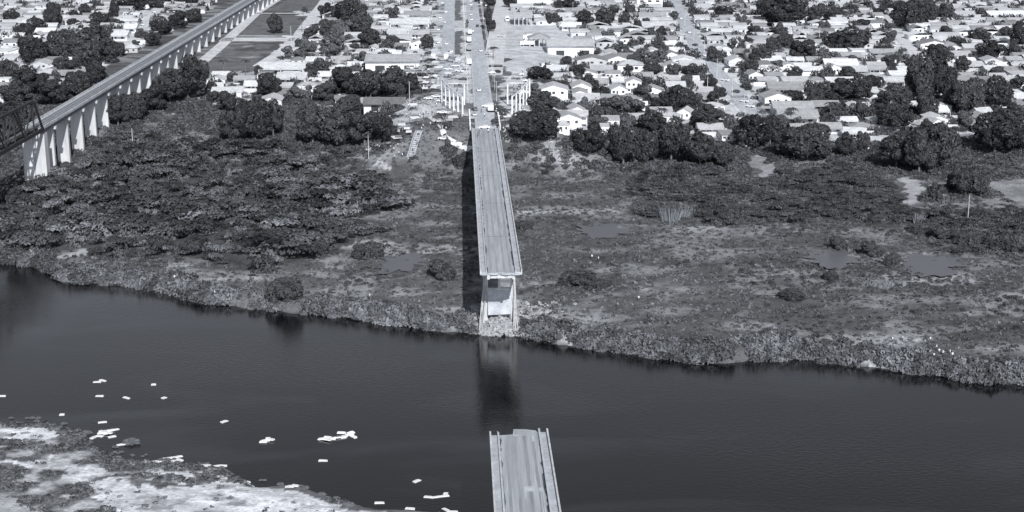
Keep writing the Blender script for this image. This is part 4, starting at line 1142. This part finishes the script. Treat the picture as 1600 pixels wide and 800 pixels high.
# ------------------------------------------------------------------ vehicles
def wheel_part(root, x, y, r=.33, w_=.22):
    return MB().bar((x-w_/2,y,r),(x+w_/2,y,r),r,n=10).build('wheel', M['tyre'], root)
def make_car():
    r = empty('car',(0,0,0)); b = MB()     # length along y
    P = [(-2.1,.35),(2.1,.35),(2.1,.8),(1.95,.95),(1.0,1.0),(.45,1.42),(-1.1,1.45),(-1.75,1.02),(-2.1,.95)]
    n = len(P); V = [(-.84 if z < 1.1 else -.68,y,z) for y,z in P]+[(.84 if z < 1.1 else .68,y,z) for y,z in P]
    b.add(V,[tuple(range(n)),tuple(range(2*n-1,n-1,-1))]+[(k+n,(k+1)%n+n,(k+1)%n,k) for k in range(n)])
    b.build('body', M['vehicle'], r)
    g_ = MB(); g_.add([(-.64,.98,1.03),(.64,.98,1.03),(.58,.5,1.4),(-.58,.5,1.4)],[(0,1,2,3)]); g_.add([(-.62,-1.72,1.07),(.62,-1.72,1.07),(.56,-1.16,1.43),(-.56,-1.16,1.43)],[(3,2,1,0)])
    for s in (-1,1): g_.add([(s*.83,.75,1.03),(s*.83,-1.4,1.05),(s*.72,-1.05,1.38),(s*.72,.42,1.36)],[(0,1,2,3)])
    g_.build('window', M['dark_opening'], r)
    for x in (-.78,.78):
        for y in (-1.3,1.35): wheel_part(r,x,y)
    return r
def make_truck(L=8.5):
    r = empty('truck',(0,0,0))
    MB().box(-1.2,1.2,-L/2,L/2-2.4,.9,3.3).build('cargo_box', M['vehicle'], r)
    b = MB(); b.taper((-1.15,1.15,L/2-2.2,L/2,.5),(-1.1,1.1,L/2-2.2,L/2-.25,2.6)); cb = b.build('cab', M['vehicle'], r)
    g_ = MB(); g_.add([(-1,L/2-.06,1.55),(1,L/2-.06,1.55),(.98,L/2-.2,2.35),(-.98,L/2-.2,2.35)],[(0,1,2,3)]); g_.build('window', M['dark_opening'], cb)
    MB().box(-.5,.5,-L/2+.2,L/2-.4,.5,.88).build('chassis', M['steel'], r)
    for x in (-1.0,1.0):
        for y in (-L/2+1.1,-L/2+2.2,L/2-1.2): wheel_part(r,x,y,.5,.3)
    return r
def make_bus():
    r = empty('bus',(0,0,0)); b = MB(); b.box(-1.25,1.25,-5.6,5.6,.45,3.1); b.build('body', M['vehicle'], r)
    g_ = MB()
    for s in (-1,1): g_.box(*sorted((s*1.25,s*1.27)),-5.2,5.2,1.6,2.5)
    g_.box(-1.1,1.1,5.6,5.62,1.3,2.7); g_.box(-1.0,1.0,-5.62,-5.6,1.7,2.6); g_.build('window', M['dark_opening'], r)
    MB().box(-.7,.7,-3,-1,3.1,3.3).build('roof_unit', M['vehicle'], r)
    for x in (-1.05,1.05):
        for y in (-3.4,3.6): wheel_part(r,x,y,.48,.28)
    return r
VP = {'car':make_car(),'truck':make_truck(),'bus':make_bus()}; vused = set()
def vehicle(kind, px, py, rz, tone, look, z=None, group='vehicles on and beside the road'):
    if z is None: x,y,z = ground_at(px,py); z += .16
    else: x,y = at_z(px,py,z)
    src = VP[kind]; o = copy_tree(src) if kind in vused else src; vused.add(kind)
    o.location=(x,y,z); o.rotation_euler=(0,0,rz)
    for c in o.children: c.color=(tone,tone,tone,1)
    tag(o, look if '%' not in look else loc_label(look.replace('%',''),x,y,z+1), kind, group); HOUSES.append((x,y,1,1)); return o
pi = math.pi
vehicle('car',748,143,.1,.8,'white car driving between the two white colonnades')
vehicle('car',760,168,pi/2,.8,'white car stopped across the road at the bridge head',)
vehicle('truck',767,174,0,.8,'white truck beside the car stopped across the road at the bridge head')
vehicle('car',757,201,pi/2,.85,'white car standing crosswise at the start of the bridge deck',z=ROAD_Z+.05)
vehicle('car',693,219,1.3,.85,'white car alone on the dirt track left of the bridge')
vehicle('truck',733,101,.04,.85,'white truck with its back to us on the left edge of the road near palms')
vehicle('truck',733,66,.04,.75,'white truck heading a queue beside the dark median grass')
vehicle('truck',734,54,.04,.7,'second truck of the queue beside the dark median grass')
vehicle('truck',733,79,.04,.3,'dark grey truck last in the queue beside the median grass')
vehicle('bus',793,33,.0,.85,'white bus parked alone on the right frontage street')
vehicle('truck',697,94,.05,.85,'white truck on the left carriageway near the crowd')
vehicle('truck',677,93,.05,.8,'white box truck left of the left carriageway')
vehicle('car',783,58,.9,.7,'pale car crossing the right-hand square')
for px,py,rz,t,kd in ((770,105,pi/2,.04,'car'),(779,105,pi/2,.04,'car'),(776,114,1.3,.03,'car'),(768,116,1.7,.6,'car'),(763,86,.7,.6,'car'),(751,81,.1,.75,'car'),(746,42,.05,.05,'car'),(738,50,.05,.85,'car'),
    (737,32,.05,.85,'car'),(736,24,.05,.7,'car'),(736,9,.05,.85,'car'),(735,3,.05,.8,'car'),(737,15,.05,.3,'car'),(752,6,.05,.85,'car'),(757,30,.05,.8,'car'),(753,40,.05,.8,'car'),(760,10,.05,.8,'car'),
    (691,6,.05,.85,'car'),(697,20,.05,.85,'car'),(688,29,.05,.85,'car'),(695,36,.05,.7,'car'),(685,48,.05,.85,'car'),(690,58,.05,.3,'car'),(698,70,.05,.85,'car'),(683,68,.4,.85,'car'),(704,82,.3,.85,'car'),
    (670,156,1.2,.85,'car'),(681,153,1.3,.8,'car'),(690,160,1.4,.8,'car'),(691,178,1.4,.85,'car'),(686,192,1.2,.7,'car'),(697,186,.7,.6,'car'),(664,128,1.2,.85,'car'),(668,138,1.4,.85,'car'),(663,134,1.5,.05,'car'),
    (828,62,pi/2,.85,'truck'),(831,67,pi/2,.8,'truck'),(824,72,pi/2,.85,'truck'),(812,118,1.5,.8,'car'),(818,128,1.5,.8,'car'),(826,178,.3,.8,'car'),(819,182,1.4,.75,'car'),(813,160,.2,.05,'car'),(806,152,.4,.7,'car'),
    (742,173,.3,.2,'car'),(741,181,.1,.6,'car'),(723,126,1.5,.04,'car'),(722,133,1.5,.5,'car'),(1062,30,.4,.8,'car'),(1075,52,.4,.8,'car'),(1086,72,.5,.1,'car'),(1098,88,.5,.8,'car'),(1133,127,.8,.8,'car'),(1150,145,.9,.1,'car'),
    (1163,160,.9,.8,'car'),(1172,168,.9,.8,'car'),(1180,190,.7,.3,'car'),(700,110,1.2,.8,'car'),(712,105,1.5,.7,'car'),(718,113,1.0,.85,'car'),(706,118,1.4,.3,'car'),(240,20,.5,.8,'car'),(222,40,.5,.7,'car'),(640,108,.6,.8,'car'),(650,100,1.3,.8,'car')):
    tw = 'white' if t > .6 else 'grey' if t > .15 else 'black'
    vehicle(kd,px,py,rz,t,f'% {tw} {kd}')

# ------------------------------------------------------------------ people
def person_mesh(name, arm, step):
    bm = bmesh.new(); sk = []
    def v(x,y,z,r): sk.append(r); return bm.verts.new((x,y,z))
    pel = v(0,0,.95,.13); ch = v(0,0,1.3,.15); nk = v(0,0,1.5,.06); hd = v(0,.01,1.6,.1); ht = v(0,.01,1.72,.08)
    for a,b in ((pel,ch),(ch,nk),(nk,hd),(hd,ht)): bm.edges.new((a,b))
    for s in (-1,1):
        sh = v(s*.2,0,1.42,.06); el = v(s*(.26+arm*.1),.05,1.15,.045); ha = v(s*(.25+arm*.1),.16+arm*.1,.93+arm*.25,.04)
        bm.edges.new((ch,sh)); bm.edges.new((sh,el)); bm.edges.new((el,ha))
        hp = v(s*.1,0,.88,.1); kn = v(s*.11,s*step*.5+.03,.48,.07); an = v(s*.12,s*step,.07,.05); to = v(s*.13,s*step+.16,.04,.045)
        bm.edges.new((pel,hp)); bm.edges.new((hp,kn)); bm.edges.new((kn,an)); bm.edges.new((an,to))
    me = bpy.data.meshes.new(name+'_skeleton'); bm.to_mesh(me); bm.free(); o = bpy.data.objects.new('tmp',me); COL.objects.link(o)
    o.modifiers.new('skin','SKIN'); sv = me.skin_vertices[0].data
    for k,r in enumerate(sk): sv[k].radius = (r,r)
    sv[0].use_root = True
    sb = o.modifiers.new('sub','SUBSURF'); sb.levels = 1; sb.render_levels = 1
    dg = bpy.context.evaluated_depsgraph_get(); m2 = bpy.data.meshes.new_from_object(o.evaluated_get(dg)); m2.name = name
    bpy.data.objects.remove(o); m2.materials.clear(); m2.materials.append(M['cloth']); m2.materials.append(M['skin']); m2.materials.append(M['door'])
    for p in m2.polygons: p.material_index = 1 if p.center.z > 1.5 or (abs(p.center.x) > .22 and p.center.z < 1.2) else 2 if p.center.z < .92 else 0
    return m2
PM = [person_mesh('person_body',0,.02), person_mesh('person_body',1,.22), person_mesh('person_body',.4,.12)]
def person(px, py, tone, look=None, z=None, group='people standing about'):
    if z is None: x,y,z = ground_at(px,py)
    else: x,y = at_z(px,py,z)
    o = link('person', PM[random.randrange(3)]); o.location=(x,y,z+.06); o.rotation_euler=(0,0,random.uniform(0,6.28)); o.color=(tone,)*3+(1,)
    tw = 'white' if tone > .5 else 'grey' if tone > .12 else 'dark'
    tag(o, look or loc_label(f'person in {tw} top', x,y,z+1), 'person', group)
random.seed(17)
for px,py in ((1445,540),(1463,549),(1467,555),(1473,557),(1497,553),(1453,536),(1550,578),(1394,534),(1459,561),(1488,560),(998,470),(965,482),(935,408),(925,406),(578,468),(655,476),(336,462),(273,438),(1410,532),(1484,556)):
    person(px,py,random.choice((.85,.85,.85,.3)),group='people on the far river bank')
for k in range(190):
    t = random.random()
    if k < 80: px = random.gauss(672,22); py = random.uniform(95,205)
    elif k > 130 and k % 2: px = random.uniform(640,735); py = random.uniform(90,185)
    elif k < 104: px = random.uniform(590,668); py = random.uniform(188,250)
    elif k < 118: px = random.uniform(690,735); py = random.uniform(95,178)
    else: px = random.uniform(770,830); py = random.uniform(115,215)
    if 735 < px < 768: continue
    person(px,py,random.choice((.85,.8,.7,.5,.3,.05,.1)),group='crowd beside the road at the bridge head')
for px,py in ((750,206),(747,212),(763,208),(757,183),(752,176)): person(px,py,random.choice((.8,.1)),z=ROAD_Z+.0,group='people on the bridge deck')

# market stalls and parasols left of the road
def make_stall(w_, l_):
    r = empty('market_stall',(0,0,0))
    a = MB(); a.add([(-w_/2,-l_/2,2.2),(w_/2,-l_/2,2.2),(w_/2,l_/2,2.7),(-w_/2,l_/2,2.7),(-w_/2,-l_/2,2.27),(w_/2,-l_/2,2.27),(w_/2,l_/2,2.77),(-w_/2,l_/2,2.77)],[(3,2,1,0),(4,5,6,7),(0,1,5,4),(1,2,6,5),(2,3,7,6),(3,0,4,7)]); a.build('awning', M['vehicle'], r)
    for x in (-w_/2+.1,w_/2-.1):
        for y in (-l_/2+.1,l_/2-.1): MB().box(x-.05,x+.05,y-.05,y+.05,0,2.2).build('post', M['rail_steel'], r)
    MB().box(-w_/2+.2,w_/2-.2,-l_/2+.3,-l_/2+1.0,.75,.85).build('counter', M['door'], r)
    return r
st = make_stall(3.2,2.6); first = True; random.seed(41)
SP = [(655,100),(668,96),(680,104),(692,100),(704,98),(714,94),(660,112),(674,116),(688,112),(700,122),(662,124),(680,126),(676,140),(664,146),(650,184),(656,196),(628,204),(636,210),(620,214),(612,218),(632,196),(646,172),(652,158),(716,186),(708,192),(700,196),(806,124),(816,140),(822,152),(810,190),(716,100),(668,84),(676,76),(670,104),(728,110)]
for k in range(46):
    t = (random.gauss(668,20), random.uniform(88,150)) if k < 30 else (random.uniform(792,832), random.uniform(112,205)) if k < 40 else (random.uniform(605,650), random.uniform(180,228))
    if not 732 < t[0] < 772: SP.append(t)
for px,py in SP:
    x,y,z = ground_at(px,py); o = st if first else copy_tree(st); first = False
    o.location=(x,y,z+.05); o.rotation_euler=(0,0,random.uniform(-.5,.5)); t = random.choice((.8,.75,.7,.5,.35,.2)); s = random.uniform(.7,1.3); o.scale=(s,s,1)
    for c in o.children: c.color=(t,)*3+(1,)
    tag(o, loc_label(('white' if t>.6 else 'grey')+' awning stall by the road', x,y,z+2),'stall','stalls and awnings at the bridge head')

# stairway of white steps down the embankment
x0,y0,z0 = ground_at(655,205); x1,y1,z1 = ground_at(641,246)
r = empty('stairway',(x0,y0,z0)); q = MB(); n = 15
for k in range(n):
    t = k/(n-1); x = (x1-x0)*t; y = (y1-y0)*t; z = float(F(x0+x,y0+y))-z0+.12
    q.box(x-1.0,x+1.0,y-.28,y+.28,z-.5,z+.1)
q.build('steps', M['concrete'], r); sdm = MB()
for s in (-1,1):
    pts = [(x0+(x1-x0)*k/12, y0+(y1-y0)*k/12) for k in range(13)]
    for a,b in zip(pts[:-1],pts[1:]): sdm.bar((a[0]-x0+s*1.3,a[1]-y0,float(F(*a))-z0+.25),(b[0]-x0+s*1.3,b[1]-y0,float(F(*b))-z0+.25),.2,n=4)
sdm.build('side_kerb', M['concrete'], r)
tag(r,'pale concrete stairway running down the grass embankment left of the bridge','stairway')

# street lamps / poles
def make_lamp():
    r = empty('street_lamp',(0,0,0)); MB().bar((0,0,-.5),(0,0,9),.13,.08,6).build('pole', M['pale_concrete'], r)
    MB().bar((0,0,8.9),(1.8,0,9.3),.06,.05,5).build('arm', M['pale_concrete'], r); MB().box(1.5,2.2,-.14,.14,9.22,9.38).build('lamp_head', M['rail_steel'], r); return r
lp = make_lamp(); first = True
for k,(dx,y) in enumerate([(s*6.4,yy) for yy in range(680,1160,34) for s in (-1,1)]):
    x = float(road_x(y))+dx; o = lp if first else copy_tree(lp); first = False
    o.location=(x,y,float(F(x,y))); o.rotation_euler=(0,0,0 if dx<0 else pi)
    tag(o, loc_label('thin street lamp at the road edge',x,y,float(F(x,y))+5),'street lamp','street lamps along the main road')
def make_pole():
    r = empty('utility_pole',(0,0,0)); MB().bar((0,0,-.5),(0,0,9.5),.16,.1,6).build('pole', M['pale_concrete'], r); MB().box(-1,1,-.07,.07,8.7,8.85).build('crossarm', M['bark'], r); return r
up_ = make_pole(); first = True
for px,py in ((576,248),(725,160),(1162,180),(1144,150),(1120,120),(1100,92),(1084,64),(1070,40),(1248,68),(1262,66),(1280,66),(640,160),(455,66),(575,40),(895,25),(208,235),(1512,345),(1105,150),(1390,190)):
    x,y,z = ground_at(px,py); o = up_ if first else copy_tree(up_); first = False; o.location=(x,y,z); o.rotation_euler=(0,0,random.uniform(-.4,.4))
    tag(o, loc_label('slim pale utility pole',x,y,z+5),'utility pole','utility poles')

# ------------------------------------------------------------------ floating boards and rocks
BOARD = []
for w_,l_ in ((2.0,.8),(1.8,.95),(1.2,1.0),(3.4,.7)):
    b = MB(); b.prism([(-w_/2,-l_/2),(-w_/2+w_*.4,-l_/2+.05),(w_/2,-l_/2-.03),(w_/2-.06,l_/2-.14),(w_*.2,l_/2),(-w_/2+.08,l_/2-.04)],-.08,.14); me = b.mesh('foam_board', M['foam']); BOARD.append(me)
random.seed(55)
def board(px, py, kind, rz, look, tilt=0, dz=0):
    x,y = at_z(px,py,0); z = max(float(F(x,y)),0)
    o = link('foam_board', BOARD[kind]); o.location=(x,y,z+dz+.02); o.rotation_euler=(tilt,random.uniform(-.05,.05),rz)
    look = look.replace('white board', ('','wide ','square ','long ')[kind]+('tilted ' if abs(tilt) > .08 else '')+'white board')
    tag(o, loc_label(look,x,y,0),'board','white boards washed along the near bank')
for px,py,k,rz in ((152,597,0,.1),(161,595,0,-.5),(156,619,0,-.05),(198,622,0,-.6),(97,648,2,.1),(350,659,1,.9),(3,619,0,0),(240,601,2,.2),(256,622,2,1),(505,720,0,0),(651,752,1,.9),(670,777,0,-.2),(689,776,3,.3),(696,773,1,1.5),(593,786,0,.05),(641,795,0,-.15),
                   (160,660,0,.35),(457,761,0,.3)):
    board(px,py,k,rz,'lone floating white board')
def heap(cx, cy, wx, wy, n, what):
    for k in range(n): board(cx+random.uniform(-wx,wx),cy+random.uniform(-wy,wy),random.choice((0,1,1,2)),random.uniform(-.9,.9),what,random.uniform(-.15,.15),.12*(k%3))
heap(165,679,10,6,11,'white board in the largest heap'); board(179,672,0,.7,'white board beside the largest heap'); board(146,684,1,1.2,'white board by the bank')
heap(416,688,7,3,5,'white board in the small cluster')
heap(512,687,9,3,6,'white board in the long cluster'); heap(543,681,12,3.5,8,'white board in the long cluster')
for px,py,k,rz in ((237,722,3,0),(250,721,3,.1),(264,716,3,.3),(272,720,1,1.0),(278,714,0,.5),(281,719,0,-.6),(270,722,0,.9),(318,730,3,-.1),(330,735,3,-.6),(340,729,0,.3),(348,728,0,0),(387,754,2,-.6),(392,760,0,-.8),(189,695,0,.4),(452,763,1,.2),(462,760,1,-.3),(697,797,0,-.9),(708,800,0,0)):
    board(px,py,k,rz,'white board stranded ashore')
def rock(px, py, r, label, flat=.5):
    x,y = at_z(px,py,0); bm = bmesh.new(); bmesh.ops.create_icosphere(bm,subdivisions=4,radius=1)
    for v in bm.verts:
        n = v.co.normalized(); k = 1+.22*math.sin(n.x*5+px)*math.cos(n.y*6+py)+.12*math.sin(n.z*11+n.x*9)+.06*math.sin(n.x*23+n.y*19)
        v.co = Vector((n.x*k*r,n.y*k*r*.8,n.z*k*r*flat))
    me = bpy.data.meshes.new('rock'); bm.to_mesh(me); bm.free(); me.materials.append(M['rock'])
    o = link('rock',me); o.location=(x,y,max(float(F(x,y)),0)+.05); tag(o,label,'rock','dark rocks along the near bank')
rock(205,692,1.9,'dark rounded rock standing in the water off the near bank')
rock(135,677,1.1,'small dark rock at the tip of the weedy near bank'); rock(180,699,.7,'smallest dark rock between the bank and the big rock')
random.seed(61)
for k in range(34):
    px = random.uniform(0,560); yb = np.interp(px,[a for a,b in NB],[b for a,b in NB]); r0 = random.uniform(.3,.9)
    rock(px, yb+random.uniform(-6,3), r0, loc_label('dark stone at the water line', *at_z(px,yb,0), 0))
print('objects', len(bpy.data.objects), 'labels without a place of their own', LOST)
